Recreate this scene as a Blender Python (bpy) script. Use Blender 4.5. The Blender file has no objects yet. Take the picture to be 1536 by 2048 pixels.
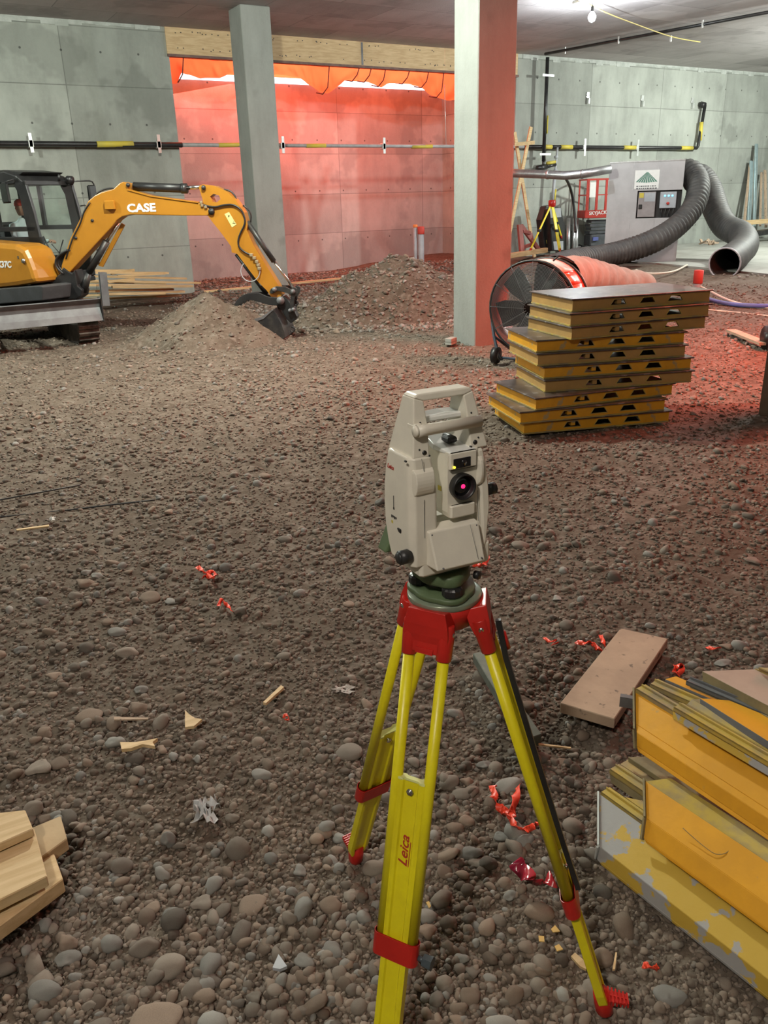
import bpy, bmesh, math, random
import numpy as np
from mathutils import Matrix, Vector
random.seed(7)
C = bpy.context.scene.collection
scene = bpy.context.scene

# ------------------------------------------------------------------ camera
CAM_H = 1.9
F_PX = 1615.0
PITCH = math.atan(620 / 1615); ROLL = math.atan(.0297); YAW = math.radians(60)
fwd = Vector((math.cos(YAW) * math.cos(PITCH), math.sin(YAW) * math.cos(PITCH), -math.sin(PITCH)))
r0 = Vector((math.sin(YAW), -math.cos(YAW), 0)); u0 = r0.cross(fwd)
RT = r0 * math.cos(ROLL) - u0 * math.sin(ROLL)
UP = u0 * math.cos(ROLL) + r0 * math.sin(ROLL)
EYE = Vector((0, 0, CAM_H))
cam_d = bpy.data.cameras.new('camera'); cam = bpy.data.objects.new('camera', cam_d); C.objects.link(cam)
cam_d.sensor_fit = 'VERTICAL'; cam_d.sensor_height = 24.0
cam_d.lens = F_PX / 2048 * 24.0
cam_d.clip_start = .02; cam_d.clip_end = 300
cam.matrix_world = Matrix(((RT.x, UP.x, -fwd.x, EYE.x), (RT.y, UP.y, -fwd.y, EYE.y), (RT.z, UP.z, -fwd.z, EYE.z), (0, 0, 0, 1)))
scene.camera = cam

# ------------------------------------------------------------------ exposure, sky, lights
scene.view_settings.view_transform = 'Standard'
scene.view_settings.look = 'None'
scene.view_settings.exposure = 0.0
scene.view_settings.gamma = 1.0
scene.view_settings.use_curve_mapping = False
try:
    cy = scene.cycles
    cy.max_bounces = 6; cy.diffuse_bounces = 3; cy.glossy_bounces = 3; cy.transmission_bounces = 4
    cy.transparent_max_bounces = 8; cy.sample_clamp_indirect = 4.0; cy.caustics_reflective = False; cy.caustics_refractive = False
except Exception:
    pass
world = bpy.data.worlds.new('world'); scene.world = world; world.use_nodes = True
wn = world.node_tree.nodes; wn['Background'].inputs[0].default_value = (.80, .90, 1, 1); wn['Background'].inputs[1].default_value = 3.0

def lamp(kind, name, loc, power, col, size=.2, size_y=None, aim=None):
    d = bpy.data.lights.new(name, kind); d.energy = power; d.color = col
    if kind == 'POINT': d.shadow_soft_size = size
    if kind == 'AREA':
        d.shape = 'RECTANGLE'; d.size = size; d.size_y = size_y or size
    o = bpy.data.objects.new(name, d); C.objects.link(o); o.location = loc
    if aim is not None:
        o.rotation_euler = (Vector(aim) - Vector(loc)).to_track_quat('-Z', 'Y').to_euler()
    return o
# assumed work lights under the slab, all out of frame, and one added fill
lamp('POINT', 'assumed_light_left', (3.3, 9.1, 5.15), 1600, (.93, 1, .88), .12)
lamp('POINT', 'assumed_light_far_left', (-2.0, 13.0, 5.15), 950, (.92, 1, .90), .12)
lamp('POINT', 'assumed_light_camera', (-2.2, -1.0, 5.0), 470, (1, .93, .82), .15)
lamp('POINT', 'assumed_light_right', (22.0, 12.0, 4.9), 2600, (.93, 1, .92), .12)
lamp('POINT', 'fill_light_mid_right', (14.6, 8.4, 5.1), 620, (1, .96, .90), .12)  # unseen fill lamp, added to brighten the ground at the right
# daylight lamp above the tarp, added red lamp below it, assumed one at right
lamp('AREA', 'daylight_shaft', (10.8, 21.2, 7.4), 750, (.86, .94, 1), 9, 3.2, (10.8, 21.2, 0))
lamp('AREA', 'added_tarp_lamp', (9.6, 21.9, 4.75), 165, (1, .11, .08), 7.5, 1.0, (10.0, 22.7, 2.6))  # red lamp added under the tarp, standing in for light through it
lr_ = lamp('AREA', 'assumed_red_light_right', (9.9, 4.2, 4.9), 640, (1, .12, .06), 3, 2.5, (9.0, 5.8, .5)); lr_.data.spread = math.radians(132)  # unseen red lamp added for the red ground and column, its source assumed

# ------------------------------------------------------------------ geometry helpers
def ray(px, py):
    return (fwd * F_PX + RT * (px - 768) + UP * (1024 - py)).normalized()
def gz(px, py, z=0.0):
    d = ray(px, py); return EYE + d * ((z - CAM_H) / d.z)
def gy(px, py, y):
    d = ray(px, py); return EYE + d * (y / d.y)
class Fr:
    """a local frame standing on the ground: x along the angle, y away, z up"""
    def __init__(s, o, deg=0):
        s.o = Vector((o[0], o[1], o[2] if len(o) > 2 else 0)); s.a = math.radians(deg)
        s.ex = Vector((math.cos(s.a), math.sin(s.a), 0)); s.ey = Vector((-math.sin(s.a), math.cos(s.a), 0))
    def xz(s, px, py, y=0.0):
        d = ray(px, py); P = s.o + s.ey * y; t = (P - EYE).dot(s.ey) / d.dot(s.ey)
        q = EYE + d * t - s.o; return (q.dot(s.ex), q.z)
    def poly(s, pts, y=0.0): return [s.xz(a, b, y) for a, b in pts]
    def p3(s, px, py, y=0.0):
        x, z = s.xz(px, py, y); return (x, y, z)
    def place(s, ob): ob.location = s.o; ob.rotation_euler = (0, 0, s.a)
    def loc(s, w):
        q = Vector(w) - s.o; return Vector((q.dot(s.ex), q.dot(s.ey), q.z))

def rotm(axis, deg): return Matrix.Rotation(math.radians(deg), 4, axis)
class MB:
    def __init__(s): s.v = []; s.f = []; s.s = []
    def add(s, vs, fs, smooth=False, M=None):
        n = len(s.v)
        s.v += [tuple(M @ Vector(v)) if M is not None else tuple(v) for v in vs]
        s.f += [tuple(i + n for i in f) for f in fs]; s.s += [smooth] * len(fs); return s
    def box(s, x0, x1, y0, y1, z0, z1, M=None):
        return s.add([(x0, y0, z0), (x1, y0, z0), (x1, y1, z0), (x0, y1, z0), (x0, y0, z1), (x1, y0, z1), (x1, y1, z1), (x0, y1, z1)],
                     [(0, 3, 2, 1), (4, 5, 6, 7), (0, 1, 5, 4), (1, 2, 6, 5), (2, 3, 7, 6), (3, 0, 4, 7)], False, M)
    def bbox(s, x0, x1, y0, y1, z0, z1, b=.003, M=None):
        """box with chamfered vertical and horizontal edges"""
        vs = []; 
        for z, i in ((z0, b), (z0 + b, 0), (z1 - b, 0), (z1, b)):
            X0, X1, Y0, Y1 = x0 + i, x1 - i, y0 + i, y1 - i
            vs += [(X0 + b, Y0, z), (X1 - b, Y0, z), (X1, Y0 + b, z), (X1, Y1 - b, z), (X1 - b, Y1, z), (X0 + b, Y1, z), (X0, Y1 - b, z), (X0, Y0 + b, z)]
        fs = [tuple(range(7, -1, -1)), tuple(range(24, 32))]
        for k in range(3):
            for j in range(8): fs.append((k * 8 + j, k * 8 + (j + 1) % 8, (k + 1) * 8 + (j + 1) % 8, (k + 1) * 8 + j))
        return s.add(vs, fs, False, M)
    def prism(s, poly, y0, y1, M=None):
        """poly of (x,z) extruded along y"""
        A = sum(poly[i][0] * poly[(i + 1) % len(poly)][1] - poly[(i + 1) % len(poly)][0] * poly[i][1] for i in range(len(poly)))
        if A < 0: poly = poly[::-1]
        n = len(poly)
        vs = [(x, y0, z) for x, z in poly] + [(x, y1, z) for x, z in poly]
        fs = [tuple(range(n)), tuple(range(2 * n - 1, n - 1, -1))] + [(i, i + n, (i + 1) % n + n, (i + 1) % n) for i in range(n)]
        return s.add(vs, fs, False, M)
    def loft(s, rings, cap=True, smooth=False, M=None):
        n = len(rings[0]); vs = [p for r in rings for p in r]; fs = []
        for k in range(len(rings) - 1):
            for j in range(n): fs.append((k * n + j, k * n + (j + 1) % n, (k + 1) * n + (j + 1) % n, (k + 1) * n + j))
        if cap: fs += [tuple(range(n - 1, -1, -1)), tuple(range((len(rings) - 1) * n, len(rings) * n))]
        return s.add(vs, fs, smooth, M)
    def tube(s, pts, r, n=8, cap=True, smooth=True, M=None, flat=1.0):
        pts = [Vector(p) for p in pts]; rs = r if isinstance(r, (list, tuple)) else [r] * len(pts)
        rings = []; up = None
        for i, p in enumerate(pts):
            d = (pts[min(i + 1, len(pts) - 1)] - pts[max(i - 1, 0)])
            d = d.normalized() if d.length > 1e-9 else Vector((0, 0, 1))
            if up is None: up = Vector((0, 0, 1)) if abs(d.z) < .9 else Vector((1, 0, 0))
            a = d.cross(up); a = a.normalized() if a.length > 1e-6 else Vector((1, 0, 0)); b = a.cross(d).normalized(); up = b
            rings.append([tuple(p + (a * math.cos(2 * math.pi * j / n) + b * math.sin(2 * math.pi * j / n) * flat) * rs[i]) for j in range(n)])
        return s.loft(rings, cap, smooth, M)
    def cyl(s, p0, p1, r, r1=None, n=16, smooth=True, M=None):
        return s.tube([p0, p1], [r, r if r1 is None else r1], n, True, smooth, M)
    def lathe(s, prof, n=24, M=None, smooth=True):
        return s.loft([[(r * math.cos(2 * math.pi * j / n), r * math.sin(2 * math.pi * j / n), z) for j in range(n)] for r, z in prof], True, smooth, M)
    def bar(s, p0, p1, w, h, up=(0, 0, 1), M=None):
        p0, p1 = Vector(p0), Vector(p1); d = (p1 - p0).normalized(); a = d.cross(Vector(up))
        a = a.normalized() if a.length > 1e-6 else Vector((1, 0, 0)); b = a.cross(d)
        q = [(a * (w / 2) * i + b * (h / 2) * j) for i, j in ((-1, -1), (1, -1), (1, 1), (-1, 1))]
        return s.add([p0 + k for k in q] + [p1 + k for k in q], [(0, 1, 2, 3)[::-1], (4, 5, 6, 7), (0, 1, 5, 4), (1, 2, 6, 5), (2, 3, 7, 6), (3, 0, 4, 7)], False, M)
    def build(s, name, mat, parent=None, loc=None, bevel=0, kind=None, rot=None, seg=2):
        me = bpy.data.meshes.new(name); me.from_pydata([tuple(v) for v in s.v], [], s.f)
        me.polygons.foreach_set('use_smooth', s.s); me.validate(); me.update()
        bm = bmesh.new(); bm.from_mesh(me); bmesh.ops.recalc_face_normals(bm, faces=bm.faces[:]); bm.to_mesh(me); bm.free()
        me.materials.append(mat)
        o = bpy.data.objects.new(name, me); C.objects.link(o)
        if parent is not None: o.parent = parent
        if loc is not None: o.location = loc
        if rot is not None: o.rotation_euler = rot
        if bevel:
            b = o.modifiers.new('bevel', 'BEVEL'); b.width = bevel; b.segments = seg; b.limit_method = 'ANGLE'; b.angle_limit = math.radians(35)
        if kind: o['kind'] = kind
        return o
def tag(o, label=None, cat=None, group=None, kind=None):
    if label: o['label'] = label
    if cat: o['category'] = cat
    if group: o['group'] = group
    if kind: o['kind'] = kind
    return o
def thing(name, label, cat, fr=None, group=None, loc=None):
    o = bpy.data.objects.new(name, None); C.objects.link(o); o.empty_display_size = .1
    if fr is not None: fr.place(o)
    elif loc is not None: o.location = loc
    return tag(o, label, cat, group)
def text(name, s, M, size, mat, parent, bold=.0, ext=.001, align='LEFT', sx=1.0, shear=0):
    c = bpy.data.curves.new(name, 'FONT'); c.body = s; c.size = size; c.offset = bold; c.extrude = ext; c.align_x = align; c.shear = shear; c.resolution_u = 3
    o = bpy.data.objects.new(name + '_curve', c); C.objects.link(o); bpy.context.view_layer.update()
    me = bpy.data.meshes.new_from_object(o.evaluated_get(bpy.context.evaluated_depsgraph_get())); me.name = name
    bpy.data.objects.remove(o); bpy.data.curves.remove(c)
    me.materials.clear(); me.materials.append(mat); o = bpy.data.objects.new(name, me); C.objects.link(o); o.parent = parent
    o.matrix_local = M @ Matrix.Diagonal((sx, 1, 1, 1)); return o
def TM(p, deg=0, tilt=90, z=0):
    """text facing local -y, baseline along x turned by deg in the xz plane"""
    return Matrix.Translation(p) @ rotm('Z', z) @ rotm('Y', -deg) @ rotm('X', tilt)

# ------------------------------------------------------------------ materials
def mat(name, col, col2=None, rough=.6, metal=0, nscale=6, bump=0.0, bscale=60, mixlo=.4, mixhi=.6, spec=.5, coat=0, stretch=(1, 1, 1), col3=None, n3=2, lo3=.55, hi3=.62, rnd=0.0):
    m = bpy.data.materials.new(name); m.use_nodes = True; nt = m.node_tree; N = nt.nodes; L = nt.links
    b = N['Principled BSDF']; b.inputs['Base Color'].default_value = (*col, 1); b.inputs['Roughness'].default_value = rough
    b.inputs['Metallic'].default_value = metal; b.inputs['Specular IOR Level'].default_value = spec; b.inputs['Coat Weight'].default_value = coat
    tc = N.new('ShaderNodeTexCoord'); mp = N.new('ShaderNodeMapping'); mp.inputs['Scale'].default_value = stretch
    L.new(tc.outputs['Object'], mp.inputs[0]); out = None
    if col2:
        n = N.new('ShaderNodeTexNoise'); n.inputs['Scale'].default_value = nscale; n.inputs['Detail'].default_value = 6; n.inputs['Roughness'].default_value = .6
        L.new(mp.outputs[0], n.inputs['Vector'])
        r = N.new('ShaderNodeMapRange'); r.inputs[1].default_value = mixlo; r.inputs[2].default_value = mixhi; L.new(n.outputs[0], r.inputs[0])
        x = N.new('ShaderNodeMixRGB'); x.inputs[1].default_value = (*col, 1); x.inputs[2].default_value = (*col2, 1)
        L.new(r.outputs[0], x.inputs[0]); out = x.outputs[0]
        if col3:
            n2 = N.new('ShaderNodeTexNoise'); n2.inputs['Scale'].default_value = n3; n2.inputs['Detail'].default_value = 5; L.new(tc.outputs['Object'], n2.inputs['Vector'])
            r2 = N.new('ShaderNodeMapRange'); r2.inputs[1].default_value = lo3; r2.inputs[2].default_value = hi3; L.new(n2.outputs[0], r2.inputs[0])
            x2 = N.new('ShaderNodeMixRGB'); L.new(out, x2.inputs[1]); x2.inputs[2].default_value = (*col3, 1); L.new(r2.outputs[0], x2.inputs[0]); out = x2.outputs[0]
        if rnd:
            oi = N.new('ShaderNodeObjectInfo'); hs = N.new('ShaderNodeHueSaturation'); mr = N.new('ShaderNodeMapRange')
            mr.inputs[3].default_value = 1 - rnd; mr.inputs[4].default_value = 1 + rnd; L.new(oi.outputs['Random'], mr.inputs[0]); L.new(mr.outputs[0], hs.inputs['Value'])
            L.new(out, hs.inputs['Color']); out = hs.outputs[0]
        L.new(out, b.inputs['Base Color'])
    if bump:
        n = N.new('ShaderNodeTexNoise'); n.inputs['Scale'].default_value = bscale; n.inputs['Detail'].default_value = 4; L.new(mp.outputs[0], n.inputs['Vector'])
        bp = N.new('ShaderNodeBump'); bp.inputs['Strength'].default_value = bump; bp.inputs['Distance'].default_value = .01
        L.new(n.outputs[0], bp.inputs['Height']); L.new(bp.outputs[0], b.inputs['Normal'])
    return m
def emat(name, col, s):
    m = bpy.data.materials.new(name); m.use_nodes = True; b = m.node_tree.nodes['Principled BSDF']
    b.inputs['Base Color'].default_value = (*col, 1); b.inputs['Emission Color'].default_value = (*col, 1); b.inputs['Emission Strength'].default_value = s; return m
def glass(name, col=(.85, .93, .9)):
    m = bpy.data.materials.new(name); m.use_nodes = True; N = m.node_tree.nodes; L = m.node_tree.links
    t = N.new('ShaderNodeBsdfTransparent'); t.inputs[0].default_value = (*col, 1); g = N.new('ShaderNodeBsdfGlossy'); g.inputs['Roughness'].default_value = .03
    x = N.new('ShaderNodeMixShader'); x.inputs[0].default_value = .10; L.new(t.outputs[0], x.inputs[1]); L.new(g.outputs[0], x.inputs[2]); L.new(x.outputs[0], N['Material Output'].inputs[0]); return m

def concrete(name, base, base2, dark, horiz=False, joints=None, holes=True, streak=.5):
    """cast concrete with formwork joints, tie holes, blotches and damp stains (object space metres)"""
    m = bpy.data.materials.new(name); m.use_nodes = True; nt = m.node_tree; N = nt.nodes; L = nt.links; b = N['Principled BSDF']
    b.inputs['Roughness'].default_value = .85; b.inputs['Specular IOR Level'].default_value = .3
    tc = N.new('ShaderNodeTexCoord'); sp = N.new('ShaderNodeSeparateXYZ'); L.new(tc.outputs['Object'], sp.inputs[0])
    def noise(sc, det=6, scale=(1, 1, 1), ro=.6):
        mp = N.new('ShaderNodeMapping'); mp.inputs['Scale'].default_value = scale; L.new(tc.outputs['Object'], mp.inputs[0])
        n = N.new('ShaderNodeTexNoise'); n.inputs['Scale'].default_value = sc; n.inputs['Detail'].default_value = det; n.inputs['Roughness'].default_value = ro; L.new(mp.outputs[0], n.inputs['Vector']); return n.outputs[0]
    def rng(s, a, c, lo=0, hi=1):
        r = N.new('ShaderNodeMapRange'); r.inputs[1].default_value = a; r.inputs[2].default_value = c; r.inputs[3].default_value = lo; r.inputs[4].default_value = hi; L.new(s, r.inputs[0]); return r.outputs[0]
    def mix(f, a, c, mode='MIX'):
        x = N.new('ShaderNodeMixRGB'); x.blend_type = mode
        for k, v in ((0, f), (1, a), (2, c)):
            if isinstance(v, (int, float)): x.inputs[k].default_value = v
            elif isinstance(v, tuple): x.inputs[k].default_value = (*v, 1)
            else: L.new(v, x.inputs[k])
        return x.outputs[0]
    c = mix(rng(noise(.9), .35, .65), base, base2)
    c = mix(rng(noise(3.0, 8, (1, 1, .25) if not horiz else (1, .3, 1)), .45, .75, 0, streak), c, dark)
    c = mix(rng(noise(14, 5), .3, .8, 0, .35), c, tuple(k * 1.25 for k in base))
    c = mix(rng(noise(.55, 4), .56, .60, 0, .45), c, dark)
    bumpsrc = noise(30, 6)
    if joints:
        bw, bh = joints
        mp = N.new('ShaderNodeMapping')
        if horiz: cx = N.new('ShaderNodeCombineXYZ'); L.new(sp.outputs[0], cx.inputs[0]); L.new(sp.outputs[1], cx.inputs[1])
        else:
            cx = N.new('ShaderNodeCombineXYZ'); ad = N.new('ShaderNodeMath'); L.new(sp.outputs[0], ad.inputs[0]); L.new(sp.outputs[1], ad.inputs[1]); L.new(ad.outputs[0], cx.inputs[0]); L.new(sp.outputs[2], cx.inputs[1])
        br = N.new('ShaderNodeTexBrick'); br.offset = .0; br.inputs['Scale'].default_value = 1; br.inputs['Brick Width'].default_value = bw; br.inputs['Row Height'].default_value = bh
        br.inputs['Mortar Size'].default_value = .011; br.inputs['Mortar Smooth'].default_value = .3; br.inputs['Bias'].default_value = 0
        br.inputs['Color1'].default_value = (.80, .80, .80, 1); br.inputs['Color2'].default_value = (1.12, 1.12, 1.12, 1); br.inputs['Mortar'].default_value = (.62, .62, .62, 1)
        br.offset_frequency = 2; br.offset = .5 if horiz else .0
        L.new(cx.outputs[0], br.inputs['Vector']); c = mix(1.0, c, br.outputs[0], 'MULTIPLY')
        if holes and not horiz:
            def frac(sock, per, off):
                a = N.new('ShaderNodeMath'); a.operation = 'ADD'; a.inputs[1].default_value = off; L.new(sock, a.inputs[0])
                q = N.new('ShaderNodeMath'); q.operation = 'PINGPONG'; q.inputs[1].default_value = per / 2; L.new(a.outputs[0], q.inputs[0])
                w = N.new('ShaderNodeMath'); w.operation = 'POWER'; w.inputs[1].default_value = 2; L.new(q.outputs[0], w.inputs[0]); return w.outputs[0]
            sm = N.new('ShaderNodeMath'); L.new(frac(ad.outputs[0], .78, .2), sm.inputs[0]); L.new(frac(sp.outputs[2], 1.35, .45), sm.inputs[1])
            c = mix(rng(sm.outputs[0], .0003, .0007, .75, 0), c, (.03, .03, .03))
    L.new(c, b.inputs['Base Color'])
    bp = N.new('ShaderNodeBump'); bp.inputs['Strength'].default_value = .25; bp.inputs['Distance'].default_value = .02; L.new(bumpsrc, bp.inputs['Height']); L.new(bp.outputs[0], b.inputs['Normal'])
    return m
# ------------------------------------------------------------------ material set
M_WALL = concrete('concrete_wall', (.30, .315, .285), (.40, .42, .38), (.18, .19, .17), joints=(2.9, 1.08))
M_WALLR = concrete('concrete_wall_recess', (.40, .37, .35), (.50, .47, .45), (.27, .25, .24), joints=(2.9, 1.08))
M_COL = concrete('concrete_column', (.25, .26, .24), (.31, .32, .30), (.17, .175, .16), streak=.5)
M_CEIL = concrete('concrete_slab', (.44, .41, .41), (.52, .49, .49), (.30, .275, .275), horiz=True, joints=(2.44, 1.22))
M_SLAB = mat('slab_floor', (.36, .36, .33), (.27, .27, .24), rough=.7, nscale=1.5, bump=.1)
M_SOIL = mat('soil', (.085, .064, .047), (.15, .12, .092), rough=.95, nscale=3.0, bump=.9, bscale=45, spec=.15, mixlo=.35, mixhi=.7, col3=(.19, .16, .13), n3=14, lo3=.5, hi3=.7)
M_YEL = mat('yellow_fibreglass', (.80, .70, .010), (.72, .61, .010), rough=.36, nscale=9, bump=.05)
M_YELM = mat('yellow_painted_form', (.78, .37, .02), (.68, .32, .02), rough=.45, nscale=5, bump=.1, bscale=25, col3=(.42, .30, .14), n3=7, lo3=.64, hi3=.68)
M_YELG = mat('worn_yellow_grey_form', (.36, .35, .34), (.55, .36, .05), rough=.5, nscale=6, mixlo=.505, mixhi=.525, bump=.15, bscale=25)
M_YELO = mat('old_yellow_form', (.50, .36, .07), (.30, .24, .14), rough=.6, nscale=7, bump=.15, bscale=30)
M_RED = mat('red_casting', (.50, .018, .012), (.42, .015, .01), rough=.33, nscale=12)
M_BLK = mat('black_plastic', (.012, .012, .013), (.02, .02, .02), rough=.42)
M_DKSTEEL = mat('dark_steel', (.022, .023, .025), (.05, .047, .043), rough=.45, metal=.3, nscale=8, bump=.1)
M_GREYST = mat('grey_paint_steel', (.16, .165, .17), (.11, .11, .115), rough=.5, metal=.2, nscale=4)
M_CHROME = mat('chrome_rod', (.75, .74, .72), (.65, .64, .62), rough=.2, metal=1)
M_GALV = mat('galvanised_duct', (.62, .63, .64), (.5, .5, .52), rough=.35, metal=.9, nscale=10)
M_ORG = mat('excavator_orange', (.44, .19, .018), (.40, .17, .016), rough=.33, coat=.3, nscale=3)
M_WHITE = mat('white_lettering', (.85, .85, .82), (.8, .8, .78), rough=.5)
M_INST = mat('instrument_cream', (.78, .73, .62), (.74, .69, .59), rough=.38, nscale=20)
M_INSTW = mat('instrument_glare', (.78, .78, .76), (.74, .74, .72), rough=.22, nscale=20)  # whiter copy of the cream for top faces, glare put into the colour
M_GREEN = mat('instrument_green', (.085, .125, .060), (.10, .145, .07), rough=.45, nscale=15)
M_PLY = mat('plywood_pale', (.56, .41, .235), (.46, .32, .17), rough=.75, nscale=3, stretch=(1, 1, 9), bump=.05, rnd=.12)
M_LUM = mat('fresh_lumber', (.64, .47, .26), (.52, .36, .18), rough=.7, nscale=4, stretch=(.6, 9, 9), bump=.1, bscale=30, rnd=.15)
M_PLANK = mat('dusty_plank', (.46, .34, .24), (.38, .28, .20), rough=.85, nscale=4, stretch=(1, 1, 1), bump=.15, bscale=40, col3=(.17, .13, .10), n3=22, lo3=.63, hi3=.68)
M_GRPLANK = mat('green_treated_board', (.11, .125, .10), (.16, .17, .14), rough=.8, nscale=8, bump=.2, bscale=40)
M_PIPE = mat('black_pipe', (.014, .014, .015), (.025, .025, .025), rough=.35)
M_PIPEW = mat('lit_pipe', (.42, .40, .40), (.34, .32, .32), rough=.4)  # black pipe where light falls on it, brightness painted in as grey
M_BAND = mat('yellow_label_band', (.62, .50, .06), (.55, .45, .08), rough=.6)
M_ZINC = mat('zinc_clamp', (.72, .74, .72), (.6, .62, .6), rough=.35, metal=.5)
M_PVC = mat('grey_pvc', (.42, .44, .47), (.36, .38, .41), rough=.45)
M_REDCAP = mat('red_cap', (.55, .05, .035), (.50, .045, .03), rough=.6)
M_FLAG = mat('flagging_tape', (.95, .09, .04), (.90, .07, .03), rough=.4)
M_HOSE = mat('black_duct_hose', (.045, .045, .045), (.085, .08, .073), rough=.62, nscale=5, bump=.1, mixlo=.35, mixhi=.7)
M_HEAT = mat('heater_steel', (.50, .49, .50), (.43, .42, .43), rough=.45, metal=.25, nscale=2)
M_TAN = mat('tan_fabric_duct', (.36, .31, .25), (.29, .25, .20), rough=.85, nscale=6, bump=.2)
M_FANR = mat('fan_red_drum', (.55, .07, .02), (.45, .055, .02), rough=.35, nscale=4)
M_FANP = mat('fan_dusty_drum_panel', (.62, .56, .52), (.54, .48, .44), rough=.5, nscale=4)
M_LIFTR = mat('lift_red', (.50, .045, .03), (.42, .04, .03), rough=.45)
M_LIFTG = mat('lift_grey', (.08, .085, .095), (.06, .065, .07), rough=.5)
M_STUD = mat('steel_stud', (.40, .50, .52), (.33, .42, .44), rough=.35, metal=.5)
M_BLUE = mat('blue_hose', (.10, .13, .42), (.12, .15, .36), rough=.5)
M_CREAM = mat('cream_cable', (.70, .64, .52), (.62, .56, .46), rough=.6)
M_GLASS = glass('cab_glass')
M_LENS = mat('lens_black', (.006, .006, .008), (.01, .01, .012), rough=.06, coat=1)

# soft cloth tarp that daylight shines through
def tarpmat():
    m = bpy.data.materials.new('orange_tarp'); m.use_nodes = True; N = m.node_tree.nodes; L = m.node_tree.links
    N.remove(N['Principled BSDF'])
    d = N.new('ShaderNodeBsdfDiffuse'); d.inputs[0].default_value = (.85, .09, .03, 1)
    t = N.new('ShaderNodeBsdfTranslucent'); t.inputs[0].default_value = (1, .12, .035, 1)
    x = N.new('ShaderNodeMixShader'); x.inputs[0].default_value = .6
    L.new(d.outputs[0], x.inputs[1]); L.new(t.outputs[0], x.inputs[2]); L.new(x.outputs[0], N['Material Output'].inputs[0]); return m
M_TARP = tarpmat()
def stonemat(name, a, b_, rnd=.3):
    return mat(name, a, b_, rough=.85, nscale=25, mixlo=.3, mixhi=.7, bump=.25, bscale=90, rnd=rnd, spec=.25)
M_ST = [stonemat('stone_grey_brown', (.235, .200, .165), (.19, .16, .13)), stonemat('stone_warm', (.25, .19, .145), (.19, .145, .11)),
        stonemat('stone_grey', (.22, .21, .19), (.27, .26, .235)), stonemat('stone_dark', (.12, .10, .085), (.16, .14, .115))]

def arcpts2(p): return [Vector(q) for q in p]
M_GR = [stonemat('gravel_brown', (.16, .125, .095), (.21, .165, .13), .35), stonemat('gravel_dark_brown', (.10, .075, .058), (.14, .11, .085), .35), stonemat('gravel_tan', (.24, .195, .155), (.18, .14, .11), .35)]
# ------------------------------------------------------------------ terrain
def _h(ix, iy, seed):
    n = (ix * 374761393 + iy * 668265263 + seed * 974634777) & 0xffffffff
    n = ((n ^ (n >> 13)) * 1274126177) & 0xffffffff
    return ((n ^ (n >> 16)) & 0xffff) / 65535.0
def vnoise(x, y, seed=0):
    x = np.asarray(x, float); y = np.asarray(y, float)
    ix = np.floor(x).astype(np.int64); iy = np.floor(y).astype(np.int64); fx = x - ix; fy = y - iy
    fx = fx * fx * (3 - 2 * fx); fy = fy * fy * (3 - 2 * fy)
    a = _h(ix, iy, seed); b = _h(ix + 1, iy, seed); c = _h(ix, iy + 1, seed); d = _h(ix + 1, iy + 1, seed)
    return (a * (1 - fx) + b * fx) * (1 - fy) + (c * (1 - fx) + d * fx) * fy - .5
def sstep(a, b, x):
    t = np.clip((x - a) / (b - a), 0, 1); return t * t * (3 - 2 * t)
def ground(x, y):
    x = np.asarray(x, float); y = np.asarray(y, float)
    h = vnoise(x * .6, y * .6, 1) * .05 + vnoise(x * 2.1, y * 2.1, 2) * .04 + vnoise(x * 6, y * 6, 3) * .018 + vnoise(x * 16, y * 16, 4) * .010 + vnoise(x * 41, y * 41, 5) * .005
    far = sstep(10.5, 15.5, x) * .30
    return h * (1 - .5 * sstep(9, 15, x)) + far - .01
# mounds: centre x, y, radius, height, stretch angle, stretch
MOUNDS = [((4.0, 12.15), 1.2, .70, -30), ((8.05, 13.1), 1.75, 1.02, 10), ((6.45, 12.9), 1.05, .42, -20)]
def mound_h(k, x, y):
    (cx, cy_), R, Hm, a = MOUNDS[k]; a = math.radians(a)
    dx, dy = x - cx, y - cy_; u = (dx * math.cos(a) + dy * math.sin(a)) / 1.12; v = (-dx * math.sin(a) + dy * math.cos(a)) / .92
    r = np.sqrt(u * u + v * v + .004) / R; r = r + vnoise(x * 1.7, y * 1.7, 20 + k) * .30
    h = Hm * (1 - r) * (1 + .25 * r)
    h = np.where(h > -.05, h, -.05)
    return h + vnoise(x * 5, y * 5, 9) * .09 + vnoise(x * 14, y * 14, 10) * .035 + vnoise(x * 35, y * 35, 11) * .014
def total(x, y):
    g = ground(x, y); t = g.copy()
    for k in range(3): t = np.maximum(t, g + mound_h(k, x, y) - .02)
    return t
def grid_mesh(name, X, Y, Z, m):
    ny, nx = X.shape; me = bpy.data.meshes.new(name)
    co = np.stack([X, Y, Z], -1).reshape(-1, 3)
    i = np.arange(ny * nx).reshape(ny, nx)
    q = np.stack([i[:-1, :-1], i[:-1, 1:], i[1:, 1:], i[1:, :-1]], -1).reshape(-1, 4)
    me.vertices.add(len(co)); me.vertices.foreach_set('co', co.ravel())
    me.loops.add(q.size); me.loops.foreach_set('vertex_index', q.ravel().astype(np.int32))
    me.polygons.add(len(q)); me.polygons.foreach_set('loop_start', (np.arange(len(q)) * 4).astype(np.int32)); me.polygons.foreach_set('loop_total', np.full(len(q), 4, np.int32))
    me.polygons.foreach_set('use_smooth', np.ones(len(q), bool)); me.update(); me.validate(); me.materials.append(m)
    o = bpy.data.objects.new(name, me); C.objects.link(o); return o
xs = np.concatenate([np.linspace(-12, -1.2, 50)[:-1], np.arange(-1.2, 5.5, .026), np.arange(5.5, 12, .05), np.linspace(12, 34, 140)])
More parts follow.
